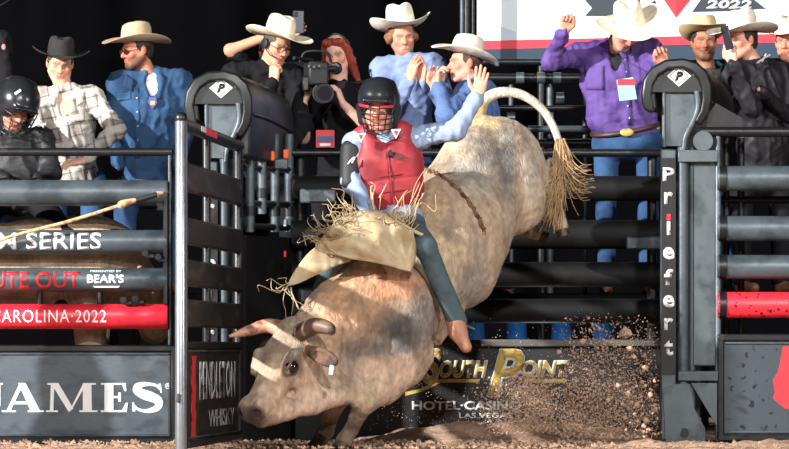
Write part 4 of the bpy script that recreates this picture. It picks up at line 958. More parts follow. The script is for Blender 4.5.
b = MB(); b.tube([P(757, 63, 25.33), P(764, 58, 25.36), P(770, 55, 25.4)], .006, 6); b.tube([P(762, 62, 25.34), P(766, 54, 25.37)], .005, 6); b.build('jacket_logo', WHITED, r2['t'])
Mp = np.stack([np.array([.5, .8, .1])/np.linalg.norm([.5, .8, .1]), np.array([-.85, .5, .1]), np.array([-.22, 0, 1.])], 1)
ex_ = unit(np.array([.55, -.8, .1])); ez_ = unit(np.array([-.25, -.05, 1.])); ez_ = unit(ez_-ex_*np.dot(ex_, ez_)); Mp = np.stack([ex_, np.cross(ez_, ex_), ez_], 1)
phone('white-edged phone held by the young man in black jacket', P(727, 38, 25.08), Mp)
r3 = person('person at the right picture edge in pale hat and dark jacket', (788, 42, 25.95), (-20, 5, 0), [(770, 76, 25.9), (826, 76, 25.9)], [(780, 185, 25.95), (816, 185, 25.95)],
       [(768, 125, 25.9), (832, 125, 25.9)], [(776, 165, 25.8), (824, 165, 25.8)], BLKT, (226, 160, 134), hat=(CREAM, CREAM, dict(crown_h=.12, brim=.10, curl=.05, dip=.0)), hair=HAIRM('brown', (74, 52, 38)), trousers=BLACKJ, dD=.25)

# --- bullfighter standing in the arena left of the picture; only his shadow falls on the left gate
person('person standing in the arena outside the left picture edge', (-244, 168, 22.8), (-40, 5, 0), [(-268, 208, 22.70), (-220, 208, 22.92)], [(-258, 290, 22.74), (-230, 290, 22.88)],
       [(-276, 255, 22.66), (-212, 255, 22.96)], [(-274, 295, 22.6), (-214, 295, 22.9)], BLUES, hat=(BLKF, BANDK, dict(brim=.08)), hair=HAIRM('brown', (74, 52, 38)), floor_z=0., group='arena crew')
# ------------------------------------------------------------------ bull riders' helmets
def helmet(p, red=True, hk=1.14):
    M = p['M']; t = p['t']; w = lambda x, y, z: p['hc']+M@(np.array([x, y, z-.01])*hk+np.array([0, 0, .012]))
    S = SDF(); S.ell(w(0, -.012, .045), np.array((.108, .128, .112))*hk, M, .02); S.cap(w(-.06, -.02, .12), w(.06, -.02, .12), .02, .02, .03)
    for s in (-1, 1): S.cap(w(s*.095, -.01, .0), w(s*.085, .0, -.075), .026, .02, .02)
    S.box(w(0, .105, .055), (.075, .03, .010), M, .008, .02)
    S.ell(w(0, .10, -.06), np.array((.076, .10, .105))*hk, M, .01, None, True)
    S.ell(w(0, -.02, -.075), np.array((.084, .11, .13))*hk, M, .005, None, True)
    V, Q, _ = S.mesh(.0065); h = link('helmet', V, Q, mat('helmet_black', (34, 36, 40), .25, .05, .1, 10), t)
    if red:
        b = MB()
        for s in (-1, 1):
            b = MB(); b.tube([w(s*.103*math.sin(a), .004+.132*math.cos(a), .024) for a in np.linspace(.3, .95, 8)], .008, 8); b.build('red_trim', REDPR, h)
    b = MB()
    for k, z in enumerate((.018, -.012, -.04, -.068, -.098)):
        rx = .094-.006*k; ry = .138-.004*k-(.02 if k == 4 else 0)
        b.tube([w(rx*math.sin(a), .015+ry*math.cos(a)*.95, z) for a in np.linspace(-1.5, 1.5, 15)], .0034, 6)
    for a in (-1.15, -.7, -.25, .25, .7, 1.15):
        b.tube([w((.096-.006*k)*math.sin(a), .015+(.138-.004*k-(.02 if k == 4 else 0))*.95*math.cos(a), z) for k, z in enumerate((.03, -.012, -.04, -.068, -.098))], .0032, 6)
    b.build('face_cage', mat('cage_steel', (58, 60, 64), .3, .6, .05, 10), h)
    for s in (-1, 1):
        q = MB(); q.tube([w(s*.09, .01, -.05), w(s*.06, .05, -.12), w(0, .07, -.128)], .007, 8, flat=.4); q.build('chin_strap', GEARB, h)
    return h
DARKV = mat('black_vest', (30, 31, 34), .6, 0, .2, 14, .2, 50)
lr = person('helmeted bull rider in black vest waiting in the left chute', (15, 109, 24.75), (28, 30, 8), [(-14, 142, 24.8), (42, 138, 24.85)], [(2, 196, 24.7), (34, 196, 24.75)],
       [(-22, 172, 24.7), (52, 172, 24.7)], [(10, 182, 24.55), (36, 182, 24.55)], DARKV, (210, 150, 124), hands=(None, ((-.6, -.2, -.4), (0, 0, -1), 1.2, .6)), trousers=BLACKJ, seated=True,
       knee=[(-30, 240, 24.4), (70, 240, 24.42)], ank=[(-28, 320, 24.45), (60, 320, 24.45)], hair=HAIRM('dark', (40, 30, 24)), group='bull riders', shirtname='vest')
hl = helmet(lr, False, 1.32)
plate([[(14, 93), (20, 89), (21.5, 91), (15.5, 95)]], 24.585, WHITEP, hl, 'helmet_sticker', .004)
b = MB(); b.tube([P(38, 126, 24.74), P(46, 124, 24.74)], .006, 6); b.tube([P(40, 122, 24.74), P(44, 128, 24.74)], .005, 6); b.build('vest_star', WHITED, lr['t'])

# ------------------------------------------------------------------ the bull that bucks
BULLM = mat('bull_hide', (0, 0, 0), .75, 0, .3, 30, .8, 70, vcol=True, spec=.2, sheen=.1, alt=(122, 104, 88), altscale=7, altlo=.52, althi=.78, stretch=(1, 1, .55))
TAN = (200, 172, 138)
def bull():
    S = SDF(); r = lambda px, D=23.2: m(px, D)
    p = lambda a: P(*a)
    hip = p((492, 172, 24.05)); bar = p((446, 236, 23.55)); che = p((378, 318, 23.02)); sho = p((384, 296, 22.98))
    ax = unit(hip-bar)
    def fr(a):
        a = unit(a); u = np.array([0, 0, 1.]); s_ = unit(np.cross(a, u)); return np.stack([a, s_, np.cross(s_, a)], 1)
    # trunk
    S.ell(hip, (r(62), r(52), r(55)), fr(hip-bar), .12)
    S.cap(mid(hip, bar, .05), bar, r(52), r(61), .10)
    S.cap(bar, che, r(60), r(55), .10)
    S.cap(p((372, 268, 23.12)), p((385, 300, 23.0)), r(26), r(34), .08)              # hump
    S.ell(p((402, 316, 22.80)), (r(32), r(24), r(50)), None, .06)                       # near shoulder
    S.ell(p((470, 158, 23.75)), (r(40), r(30), r(28)), fr(hip-bar), .06)                # loin
    S.ell(p((481, 133, 23.98)), (r(16), r(16), r(17)), None, .05)                       # pin of the croup
    S.ell(p((500, 185, 23.85)), (r(40), r(30), r(56)), np.stack([unit([.75, 0, .66]), [0, 1, 0], unit([-.66, 0, .75])], 1), .06)    # near thigh
    # hind legs thrown out behind
    S.cap(p((512, 185, 24.1)), p((541, 190, 24.15)), r(38), r(24), .06); S.cap(p((541, 186, 24.1)), p((553, 168, 24.25)), r(16), r(11), .05)
    S.cap(p((541, 192, 24.1)), p((556, 214, 24.2)), r(15), r(9.5), .04); S.cap(p((556, 214, 24.2)), p((561, 226, 24.2)), r(8.5), r(8), .02)
    S.cap(p((500, 205, 24.3)), p((516, 226, 24.55)), r(20), r(12), .04); S.cap(p((516, 226, 24.55)), p((538, 234, 24.7)), r(9), r(7), .02)
    # belly and flank fold
    S.ell(p((465, 268, 23.45)), (r(32), r(38), r(40)), None, .08)
    S.cap(p((452, 312, 23.3)), p((436, 338, 23.2)), r(12), r(8), .05)
    # neck
    S.cap(p((366, 300, 22.95)), p((318, 342, 22.62)), r(48), r(34), .09)
    S.cap(p((350, 366, 22.8)), p((310, 384, 22.5)), r(30), r(22), .07)                # throat
    S.cap(p((372, 372, 22.85)), p((310, 405, 22.45)), r(9), r(6), .05)                 # dewlap
    S.ell(p((385, 362, 22.88)), (r(42), r(40), r(30)), None, .07)                       # brisket
    # forelegs
    S.cap(p((408, 352, 22.9)), p((382, 388, 22.72)), r(26), r(18), .05); S.cap(p((386, 384, 22.72)), p((364, 403, 22.60)), r(16), r(11.5), .03)
    S.cap(p((364, 403, 22.6)), p((351, 430, 22.75)), r(10), r(6.5), .02); S.cap(p((351, 430, 22.75)), p((344, 440, 22.72)), r(7.5), r(8), .02)
    S.cap(p((350, 372, 23.0)), p((334, 404, 22.9)), r(20), r(11), .04); S.cap(p((334, 404, 22.9)), p((326, 432, 22.98)), r(10), r(6.5), .02); S.cap(p((326, 432, 22.98)), p((320, 439, 22.95)), r(7.5), r(7.5), .02)
    # head
    Lx = unit([-.445, -.568, -.691]); Wx = unit([.787, -.617, 0]); Nx = np.cross(Lx, Wx); Nx = Nx if Nx[2] > 0 else -Nx
    hs = 1.17; HM = np.stack([Lx, Wx, Nx], 1); pc = p((294, 333, 22.42)); g = lambda l, w_, n: pc+hs*(HM@np.array([l, w_, n]))
    he = lambda c_, rr, k, sub=False: S.ell(g(*c_), np.asarray(rr)*hs, HM, k, None, sub)
    hcp = lambda a_, b_, r0, r1, k, sub=False: S.cap(g(*a_), g(*b_), r0*hs, r1*hs, k, None, sub)
    he((.05, 0, -.07), (.16, .138, .115), .05); hcp((.05, 0, -.035), (.42, 0, -.07), .096, .070, .05)
    he((.13, 0, -.012), (.15, .118, .062), .04)
    for s in (-1, 1):
        he((.13, s*.09, -.13), (.13, .045, .12), .04); hcp((.165, s*.110, .018), (.26, s*.104, -.012), .028, .020, .03)
        hcp((.25, s*.075, -.06), (.40, s*.052, -.075), .03, .03, .03)
        he((.462, s*.042, -.048), (.058, .038, .045), .025)
    he((.46, 0, -.075), (.072, .080, .064), .04); he((.445, 0, -.14), (.062, .056, .034), .03); hcp((.15, 0, -.17), (.42, 0, -.135), .055, .04, .04)
    he((-.03, 0, .015), (.05, .10, .05), .05)
    for s in (-1, 1):
        he((.222, s*.134, -.014), (.030, .022, .024), .014, True)
        he((.515, s*.05, -.040), (.028, .018, .022), .010, True)
    hcp((.535, -.05, -.108), (.535, .05, -.108), .007, .007, .01, True); hcp((.41, .088, -.118), (.50, .07, -.114), .008, .008, .008, True); hcp((.50, .07, -.114), (.54, .03, -.110), .008, .008, .008, True)
    S.cap(p((276, 414, 22.2)), p((312, 402, 22.35)), r(9), r(11), .05); S.cap(p((312, 402, 22.35)), p((352, 388, 22.6)), r(11), r(14), .05)
    def folds(X):
        nk = np.exp(-(np.linalg.norm((X-p((350, 325, 22.5)))/np.array([.34, .6, .34]), axis=1))**2)
        u = (X-p((350, 320, 22.6)))@unit([.75, .3, .55])
        return .004*wob(X, 22, 1)+.003*wob(X, 60, 6)-.012*nk*np.exp(-(np.sin(u*26+1.6*wob(X, 7, 2))/.38)**2)
    V, Q, _ = S.mesh(.0105, folds)
    # hide colours: patches bound to the hide
    c = np.ones((len(V), 3))*lin((192, 166, 134))
    def patch(a, rad, col, s=1., soft=1.6):
        nonlocal c
        d = np.linalg.norm((V-p(a))/np.asarray(rad), axis=1)+.22*wob(V, 14, 3)+.10*wob(V, 40, 5); wt = np.clip((1.25-d)*soft, 0, 1)[:, None]*s; c = c*(1-wt)+lin(col)*wt
    patch((352, 300, 22.7), (.28, .4, .22), (188, 136, 96), .75); patch((400, 285, 22.7), (.16, .4, .12), (176, 112, 72), .75); patch((345, 285, 22.6), (.1, .3, .1), (192, 142, 100), .8)
    patch((425, 200, 23.2), (.22, .5, .22), (188, 152, 118), .7); patch((330, 325, 22.4), (.14, .3, .12), (176, 134, 98), .6)
    patch((404, 330, 22.6), (.22, .4, .19), (78, 75, 76), .95, 1.2); patch((375, 352, 22.5), (.16, .3, .08), (92, 86, 84), .8); patch((355, 360, 22.5), (.13, .3, .14), (116, 104, 98), .6); patch((425, 318, 22.8), (.1, .3, .18), (120, 112, 108), .7)
    patch((385, 372, 22.6), (.22, .3, .09), (214, 178, 150), .8); patch((320, 402, 22.4), (.22, .3, .06), (226, 192, 168), .85); patch((400, 392, 22.6), (.15, .3, .1), (208, 174, 146), .7)
    patch((468, 172, 23.7), (.17, .5, .24), (158, 150, 140), .85); patch((504, 165, 23.8), (.10, .5, .30), (112, 114, 118), .95, 1.2); patch((478, 150, 23.7), (.08, .4, .07), (124, 118, 112), .7); patch((500, 140, 23.8), (.05, .4, .05), (222, 210, 188), .6); patch((530, 170, 23.9), (.07, .5, .25), (206, 192, 172), .8)
    patch((487, 122, 23.9), (.10, .4, .07), (206, 176, 118), .8); patch((440, 150, 23.6), (.2, .5, .08), (206, 184, 152), .7); patch((480, 240, 23.4), (.12, .4, .2), (166, 142, 120), .7); patch((472, 282, 23.3), (.1, .4, .18), (140, 130, 122), .7)
    patch((552, 205, 24.2), (.07, .3, .16), (206, 182, 156), .8); patch((545, 160, 24.2), (.05, .3, .08), (222, 206, 184), .8); patch((505, 225, 24), (.1, .4, .05), (218, 176, 150), .7)
    patch((455, 225, 23.2), (.09, .4, .12), (128, 112, 100), .45, .9); patch((420, 240, 23.1), (.06, .4, .08), (206, 182, 152), .6)
    # head colours
    Lc = (V-pc)@HM/hs; inh = np.clip((.42-np.linalg.norm((Lc-np.array([.25, 0, -.06]))*np.array([1, 1.5, 1.5]), axis=1))*12, 0, 1)*(Lc[:, 0] > -.06)
    hcol = np.ones((len(V), 3))*lin((188, 158, 130)); n1 = wob(V, 24, 2)
    top = np.clip((Lc[:, 2]+.03)*14, 0, 1)*np.clip((.30-Lc[:, 0])*8, 0, 1); hcol = hcol*(1-.75*top[:, None])+lin((150, 134, 112))*.75*top[:, None]
    mz = np.clip((Lc[:, 0]-.465)*25, 0, 1); hcol = hcol*(1-.7*mz[:, None])+lin((128, 104, 90))*.7*mz[:, None]
    nose = np.clip((Lc[:, 0]-.485)*45, 0, 1)*np.clip((Lc[:, 2]+.115)*30, 0, 1); hcol = hcol*(1-.85*nose[:, None])+lin((70, 56, 52))*.85*nose[:, None]
    for s_ in (-1, 1):
        ns = np.clip(1.2*np.exp(-(np.linalg.norm((Lc-np.array([.512, s_*.05, -.04])), axis=1)/.03)**2), 0, 1)[:, None]; hcol = hcol*(1-ns)+lin((30, 24, 24))*ns
    low = np.clip((-.13-Lc[:, 2])*20, 0, 1); hcol = hcol*(1-.7*low[:, None])+lin((216, 184, 158))*.7*low[:, None]
    ey = np.exp(-(np.linalg.norm(Lc-np.array([.222, .125, -.014]), axis=1)/.055)**2)*1.15; ey = np.clip(ey, 0, 1); hcol = hcol*(1-ey[:, None])+lin((48, 38, 36))*ey[:, None]
    c = c*(1-inh[:, None])+hcol*inh[:, None]; c = c*(1+.20*wob(V, 30, 4)+.14*wob(V, 95, 8)+.12*wob(V*np.array([1, 1, .25]), 150, 6))[:, None]; c = np.clip(c, .01, 1); lum = c.mean(1, keepdims=True); c = (lum+(c-lum)*.86)*.9
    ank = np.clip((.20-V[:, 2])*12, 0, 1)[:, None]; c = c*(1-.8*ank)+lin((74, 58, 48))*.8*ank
    t = thing('bull', 'tan and grey mottled bull bucking out of the chute under the rider', 'bull', (p((345, 449, 22.75))[0], 22.75, 0))
    link('body', V, Q, BULLM, t, cols=np.clip(c, 0, 1))
    global BVH
    from mathutils.bvhtree import BVHTree
    BVH = BVHTree.FromPolygons([Vector(v) for v in V], Q.tolist())
    HORN = mat('horn', (190, 142, 116), .5, 0, .2, 30, .2, 60, alt=(132, 86, 70), altscale=14); DHORN = mat('dark_horn', (104, 82, 66), .5, 0, .25, 30, .2, 60, alt=(52, 44, 42), altscale=14)
    hr = lambda a, b_, n_: catmull([g(*a), g(*b_), g(*n_)], 6)
    b = MB(); q = catmull([p((288, 331, 22.50)), p((268, 326, 22.55)), p((248, 331, 22.5)), p((229, 336.5, 22.42))], 6); b.tube(q, np.interp(np.linspace(0, 1, len(q)), [0, .35, .7, 1], [.052, .042, .03, .008]), 14); b.build('horn', HORN, t)
    b = MB(); q = catmull([p((300, 333, 22.28)), p((315, 326, 22.20)), p((328, 328, 22.14)), p((333, 333, 22.11))], 6); b.tube(q, np.interp(np.linspace(0, 1, len(q)), [0, .4, .8, 1], [.052, .045, .034, .018]), 14); b.build('horn', DHORN, t)
    EAR = mat('ear_hide', (104, 76, 58), .8, 0, .25, 30, .4, 90, alt=(60, 46, 40), altscale=10)
    S = SDF(); e0, e1 = p((308, 350, 22.22)), p((337, 363, 22.10)); em = unit(e1-e0); sd = unit(np.cross(em, [.2, -1, -.2])); EM = np.stack([em, sd, np.cross(em, sd)], 1)
    S.ell(mid(e0, e1, .55), (.105, .048, .024), EM, .02); S.cap(e0, mid(e0, e1, .4), .03, .034, .02); S.ell(mid(e0, e1, .6)+EM[:, 2]*.024, (.08, .03, .018), EM, .01, None, True); S.ell(mid(e0, e1, .6)-EM[:, 2]*.024, (.08, .03, .018), EM, .01, None, True)
    V, Q, _ = S.mesh(.007); ear = link('ear', V, Q, EAR, t)
    b = MB(); b.box(p((331.5, 370, 22.03)), (.026, .006, .055), frame(20, 0, 8), .004); b.build('ear_tag', WHITED, ear)
    S = SDF(); e0, e1 = p((274, 338, 22.6)), p((262, 345, 22.72)); S.cap(e0, e1, .03, .02, .02); V, Q, _ = S.mesh(.008); link('ear', V, Q, EAR, t)
    b = MB(); b.ball(g(.222, .108, -.014), .043, 16, 12); b.build('eye', mat('bull_eye', (22, 16, 20), .08, 0, .05, 10), t)
    b = MB(); b.ball(g(.222, -.106, -.014), .033, 16, 12); b.build('eye', MATS['bull_eye'], t)
    for l0, n0 in ((.185, .016), (.205, -.036)):
        b = MB(); q = [g(.190+.07*u, .124-.01*abs(u-.5)*2, n0*(1-.6*abs(2*u-1))+(.0 if n0 > 0 else -.008)) for u in np.linspace(0, 1, 8)]
        b.tube(q, .0075, 8); b.build('eyelid', mat('eyelid_hide', (84, 66, 56), .7, 0, .2, 40), t)
    HOOF = mat('hoof', (74, 58, 50), .5, 0, .2, 30)
    for a, d in (((344, 440, 22.72), (-.5, -.3, -.8)), ((320, 439, 22.95), (-.5, -.3, -.8)), ((561, 226, 24.2), (.3, .1, -1)), ((538, 234, 24.7), (.9, .1, -.5))):
        b = MB(); d = unit(d); q = p(a); b.tube([q-d*.02, q+d*.02, q+d*.06], [.036, .045, .052], 12, flat=.8); hf = b.build('hoof', HOOF, t)
    # tail: bare arc and the long tuft
    q = catmull([p((478, 118, 24.15)), p((484, 101, 24.12)), p((500, 92.5, 24.1)), p((522, 95, 24.1)), p((541, 108, 24.1)), p((553, 126, 24.08)), p((560, 146, 24.05)), p((562, 160, 24.03))], 6)
    b = MB(); b.tube(q, np.interp(np.linspace(0, 1, len(q)), [0, .15, .5, 1], [.048, .036, .027, .02]), 14)
    V = np.array(b.v); L = np.linspace(0, 1, len(q)).repeat(14); L = np.append(L, []) ; wq = np.clip(L/.3, 0, 1); cc = np.outer(1-wq, lin((186, 156, 98)))+np.outer(wq, lin((192, 184, 170))); cc *= (1+.2*wob(V, 40, 2))[:, None]
    tl = link('tail', V, b.f, BULLM, t, cols=cc)
    b = MB(); rg = random.Random(5)
    for i in range(330):
        s0 = p((556+rg.uniform(0, 9), 138+rg.uniform(0, 24), 24.03+rg.uniform(-.03, .03)))
        side_ = rg.random() < .3; ex = rg.uniform(8, 30) if side_ else rg.gauss(-8, 6); ey_ = rg.uniform(26, 42) if side_ else rg.uniform(30, 66)
        mdp = s0+np.array([m(ex*.18+rg.gauss(0, 2)), rg.uniform(-.03, .03), -m(ey_*.45)]); e = s0+np.array([m(ex*.75), rg.uniform(-.06, .06), -m(ey_*.9)]); e2 = s0+np.array([m(ex*1.15), rg.uniform(-.06, .06), -m(ey_*(.92 if side_ else 1.12))])
        b.tube(catmull([s0, mdp, e, e2], 4), np.linspace(.0042, .0016, 13), 4)
    tf = b.build('tail_tuft', mat('tail_hair', (176, 146, 108), .7, 0, .3, 20), tl, smooth=True); tf['kind'] = 'stuff'
    return t, S
bull()
FL = mat('rope_brown', (128, 92, 62), .9, 0, .3, 60, .6, 120, alt=(70, 50, 38), altscale=30)
def on_bull(x, y, lift=.006):
    a = P(x, y, 21.0); d = unit(P(x, y, 26.0)-a); h = BVH.ray_cast(Vector(a), Vector(d))
    return np.array(h[0])-d*lift if h[0] is not None else P(x, y, 23.5)
def rope(name, label, cat, pts, rad, mt=FL, n=6, twist=True):
    t = thing(name, label, cat, pts[0]); q = catmull(pts, n*2); b = MB(); b.tube(q, rad, 10); b.build('core', mt, t)
    return t, q
ft_, q = rope('flank_rope', 'braided brown flank rope across the bull behind the rider', 'rope', [on_bull(x, y) for x, y in [(416, 166), (426, 169), (438, 174), (450, 182), (462, 193), (472, 206), (480, 220), (485, 234)]], .010)
b = MB(); ang = np.linspace(0, 60, 300)
L_ = catmull(q[::4], 13)[:300]; L_ = np.array([q[min(int(i), len(q)-2)]+(q[min(int(i)+1, len(q)-1)]-q[min(int(i), len(q)-2)])*(i-int(i)) for i in np.linspace(0, len(q)-1.01, 300)])
b.tube(L_+np.stack([.011*np.cos(ang), .011*np.sin(ang)*.5-.003, .011*np.sin(ang)], 1), .006, 6); b.build('strand', FL, ft_, smooth=True)

# ------------------------------------------------------------------ the rider
VEST = mat('red_vest', (160, 44, 54), .55, 0, .12, 9, .15, 40, alt=(128, 32, 42), altscale=6)
DR_ = 23.05
rd = person('bull rider in helmet and red protective vest with one arm raised', (378.5, 108, 22.92), (-8, 12, 3), [(356, 142, 23.02), (412, 138, 23.05)], [(378, 228, 23.08), (408, 226, 23.08)],
       [(351, 182, 22.92), (456, 130, 23.0)], [(372, 214, 22.80), (478, 96, 23.0)], PALEB, (226, 160, 138), hands=(((.5, -.2, -.8), (.6, -.3, .2), 1.3, .8), ((.18, 0, 1), (0, -1, .05), [.08, .05, .06, .1], 0.)), seated=True,
       trousers=cloth('grey_green_chap', (80, 96, 103), (62, 78, 86), altscale=6), knee=[(340, 246, 22.66), (425, 246, 22.70)], ank=[(322, 290, 22.9), (457, 322, 22.86)], hair=HAIRM('brown', (74, 52, 38)), group='bull riders', fold=.008)
helmet(rd)
def vest():
    pel, nb, TM, fw, up, side = rd['pel'], rd['nb'], rd['TM'], rd['fw'], rd['up'], rd['side']; Lt = np.linalg.norm(nb-pel); s0, s1 = rd['s']
    S = SDF(); sw = .36
    S.ell(mid(pel, nb, .72)+fw*.014, (.215, .148, Lt*.36), TM, .04); S.ell(mid(pel, nb, .40)+fw*.014, (.190, .142, Lt*.30), TM, .05)
    S.box(mid(pel, nb, .60)+fw*.02, (.195, .13, Lt*.30), TM, .07, .04)
    for s in (s0, s1): S.cap(mid(nb, s, .50)+up*.045, mid(nb, s, .86)+up*.030, .056, .052, .03); S.cap(mid(nb, s, .62)+up*.05+fw*.04, mid(pel, mid(nb, s, .62), .8)+fw*.09, .058, .06, .03)
    S.box(mid(pel, nb, -.02), (.3, .3, .075), TM, .01, .01, None, True)
    S.ell(nb+up*.11+fw*.05, (.070, .12, .13), TM, .015, None, True)
    ln = lambda X: -.006*np.exp(-(((X-nb)@side)/.006)**2)*(((X-nb)@fw) > 0)-.004*np.exp(-((np.abs((X-pel)@up/Lt-.56))/.012)**2)+.002*wob(X, 40, 3)
    V, Q, _ = S.mesh(.008, ln); v = link('protective_vest', V, Q, VEST, rd['t'])
    for x, y in ((361, 137), (396, 133)):
        q = plate([[(x-5, y-3.4), (x+5, y-4.2), (x, y+5.8)]], 22.815, WHITED, v, 'white_badge', .03); plate([[(x-2.6, y-2), (x+2.6, y-2.4), (x, y+3)]], 22.813, REDPR, q, 'badge_mark', .003)
    plate([[(387, 153), (389, 150), (391, 149.5), (392.5, 151.5), (396, 152), (392, 153.5), (394, 155.5), (386, 155.5), (389, 154)]], 22.845, BLACKP, v, 'chest_emblem', .03)
    b = MB(); b.tube([nb+fw*.165-up*.07, mid(pel, nb, .62)+fw*.172, mid(pel, nb, .34)+fw*.164], .005, 6); b.build('zip', mat('zip_dark_red', (120, 26, 36), .5), v)
    for yq in (.60, .42):
        b = MB(); a = np.linspace(-1.3, 1.3, 16); b.tube([mid(pel, nb, yq)+fw*(.016+.150*math.cos(z))+side*.196*math.sin(z) for z in a], .0045, 6); b.build('quilt_seam', MATS['zip_dark_red'], v)
vest()
S = SDF(); S.cap(P(352, 150, 22.99), P(350, 182, 22.92), .068, .062, .02); V, Q, _ = S.mesh(.009); ep = link('elbow_guard', V, Q, DARKV, rd['t'])
b = MB(); b.tube(catmull([P(348, 164, 22.86), P(351, 160, 22.85), P(355, 157, 22.86), P(352, 163, 22.85)], 4), .004, 6); b.build('guard_mark', WHITEP, ep)
BOOT2 = mat('tan_boot', (176, 124, 96), .5, 0, .15, 20, .2, 60)
S = SDF(); S.cap(P(455, 318, 22.86), P(458, 332, 22.84), .062, .05, .03); S.cap(P(458, 332, 22.84), P(466, 347, 22.82), .048, .034, .03); V, Q, _ = S.mesh(.008); bt = link('boot', V, Q, BOOT2, rd['t'])
b = MB(); b.tube([P(462, 329, 22.92), P(468, 326, 22.96), P(474, 329, 23.0)], .007, 8); b.build('spur', GALV, bt)
S = SDF(); S.cap(P(322, 288, 22.92), P(314, 304, 22.95), .05, .04, .03); V, Q, _ = S.mesh(.010); link('boot', V, Q, BOOT2, rd['t'])
# chaps: suede sheets with thickness and fringe
SUEDE = mat('suede', (180, 162, 130), .9, 0, .12, 16, .3, 120, alt=(160, 136, 98), altscale=6)
def sheet(name, outline, cen, par, mt=SUEDE, th=.006, bulge=.06):
    """suede flap: outline of 3D points, filled as rings towards a raised centre"""
    o = catmull(outline+[outline[0]], 5)[:-1]; c = np.asarray(cen, float); n = len(o); V = []; R = 7
    for r_ in range(R):
        f = 1-r_/R
        for q in o:
            v = c+(q-c)*f; v = v+np.array([0, -1, .25])*bulge*(1-f*f); V.append(v)
    V.append(c+np.array([0, -1, .25])*bulge); V = np.array(V); dv_ = V-c; th_ = np.arctan2(dv_[:, 2], dv_[:, 0]); V = V+np.array([0, 1, .2])*(.010*wob(V, 38, 2)+.016*np.sin(th_*11+2*wob(V, 9, 3))*np.linalg.norm(dv_, axis=1)/.25)[:, None]
    Fc = [(i*n+k, i*n+(k+1) % n, (i+1)*n+(k+1) % n, (i+1)*n+k) for i in range(R-1) for k in range(n)]+[((R-1)*n+k, (R-1)*n+(k+1) % n, R*n) for k in range(n)]
    x = link(name, V, Fc, mt, par); s = x.modifiers.new('th', 'SOLIDIFY'); s.thickness = th; s.offset = 0
    return x
def flap(par, top, bot, lef, rig, piv, amp, freq, bulge, mt=SUEDE, nu=34, nv=22):
    """suede flap spanned between four edge curves, creased in a fan about one corner"""
    cv = [catmull([P(*q) for q in e], 10) for e in (top, bot, lef, rig)]
    at = lambda c_, t_: np.array([np.interp(t_*(len(c_)-1), np.arange(len(c_)), c_[:, k_]) for k_ in range(3)])
    V = []; pv = P(*piv)
    for i in range(nv+1):
        for j in range(nu+1):
            u, v = j/nu, i/nv; T_, B_, L_, R__ = at(cv[0], u), at(cv[1], u), at(cv[2], v), at(cv[3], v)
            c00, c10, c01, c11 = cv[0][0], cv[0][-1], cv[1][0], cv[1][-1]
            q = (1-v)*T_+v*B_+(1-u)*L_+u*R__-((1-u)*(1-v)*c00+u*(1-v)*c10+(1-u)*v*c01+u*v*c11)
            d = q-pv; an = math.atan2(d[2], -d[0]); dist = math.hypot(d[0], d[2])
            q = q+np.array([0, -1, .15])*bulge*math.sin(math.pi*u)**.7*math.sin(math.pi*min(v+.08, 1))**.7+np.array([0, 1, .2])*amp*math.sin(an*freq+1.2*math.sin(dist*14))*min(dist/.3, 1.2)
            V.append(q)
    V = np.array(V); V = V+np.array([0, 1, 0])*(.005*wob(V, 60, 2))[:, None]
    Fc = [(i*(nu+1)+j, i*(nu+1)+j+1, (i+1)*(nu+1)+j+1, (i+1)*(nu+1)+j) for i in range(nv) for j in range(nu)]
    x = link('chaps_flap', V, Fc, mt, par); s_ = x.modifiers.new('th', 'SOLIDIFY'); s_.thickness = .006; s_.offset = 0
    return x
chp = flap(rd['t'], [(345, 214, 22.58), (367, 210, 22.66), (392, 216, 22.68), (413, 231, 22.64)], [(313, 250, 22.47), (345, 258, 22.47), (380, 264, 22.51), (411, 272, 22.58)],
           [(345, 214, 22.58), (330, 228, 22.53), (320, 240, 22.49), (313, 250, 22.47)], [(413, 231, 22.64), (416, 246, 22.62), (415, 260, 22.60), (411, 272, 22.58)], (409, 268, 22.58), .017, 13, .05)
chp2 = flap(rd['t'], [(320, 243, 22.62), (330, 247, 22.62), (341, 252, 22.62), (352, 260, 22.62)], [(286, 287, 22.56), (300, 283, 22.58), (318, 274, 22.6), (340, 264, 22.62)],
            [(320, 243, 22.62), (306, 256, 22.6), (294, 272, 22.58), (286, 287, 22.56)], [(352, 260, 22.62), (348, 262, 22.62), (344, 263, 22.62), (340, 264, 22.62)], (350, 262, 22.6), .008, 8, .015)
bh = MB(); bh.tube(catmull([P(322, 252, 22.44), P(316, 246, 22.45), P(321, 242, 22.46), P(336, 254, 22.43), P(348, 257, 22.43)], 5), .008, 8, flat=.5); bh.build('chaps_strap', SUEDE, chp)
def fringe(par, roots, seed, mt=SUEDE, rad=.005, kind=False):
    b = MB(); rg = random.Random(seed)
    for (x, y, D), (dx, dy), n, sp in roots:
        for i in range(n):
            a = P(x+rg.uniform(-sp, sp), y+rg.uniform(-sp, sp)*.6, D+rg.uniform(-.02, .02)); ux = dx+rg.gauss(0, 6); uy = dy+rg.gauss(0, 6)
            c1_ = a+np.array([m(ux*.4+rg.gauss(0, 3)), rg.uniform(-.04, .02), -m(uy*.4+rg.gauss(0, 3))]); c2_ = a+np.array([m(ux*.8+rg.gauss(0, 4)), rg.uniform(-.05, .02), -m(uy*.75+rg.gauss(0, 4))]); e = a+np.array([m(ux), rg.uniform(-.04, .02), -m(uy)])
            b.tube(catmull([a, c1_, c2_, e], 4), np.linspace(rad, rad*.6, 13), 5, flat=.5)
    o = b.build('fringe', mt, par, smooth=True); o['kind'] = 'stuff'; return o
STRAW = mat('fringe_suede', (206, 180, 138), .9, 0, .15, 30)
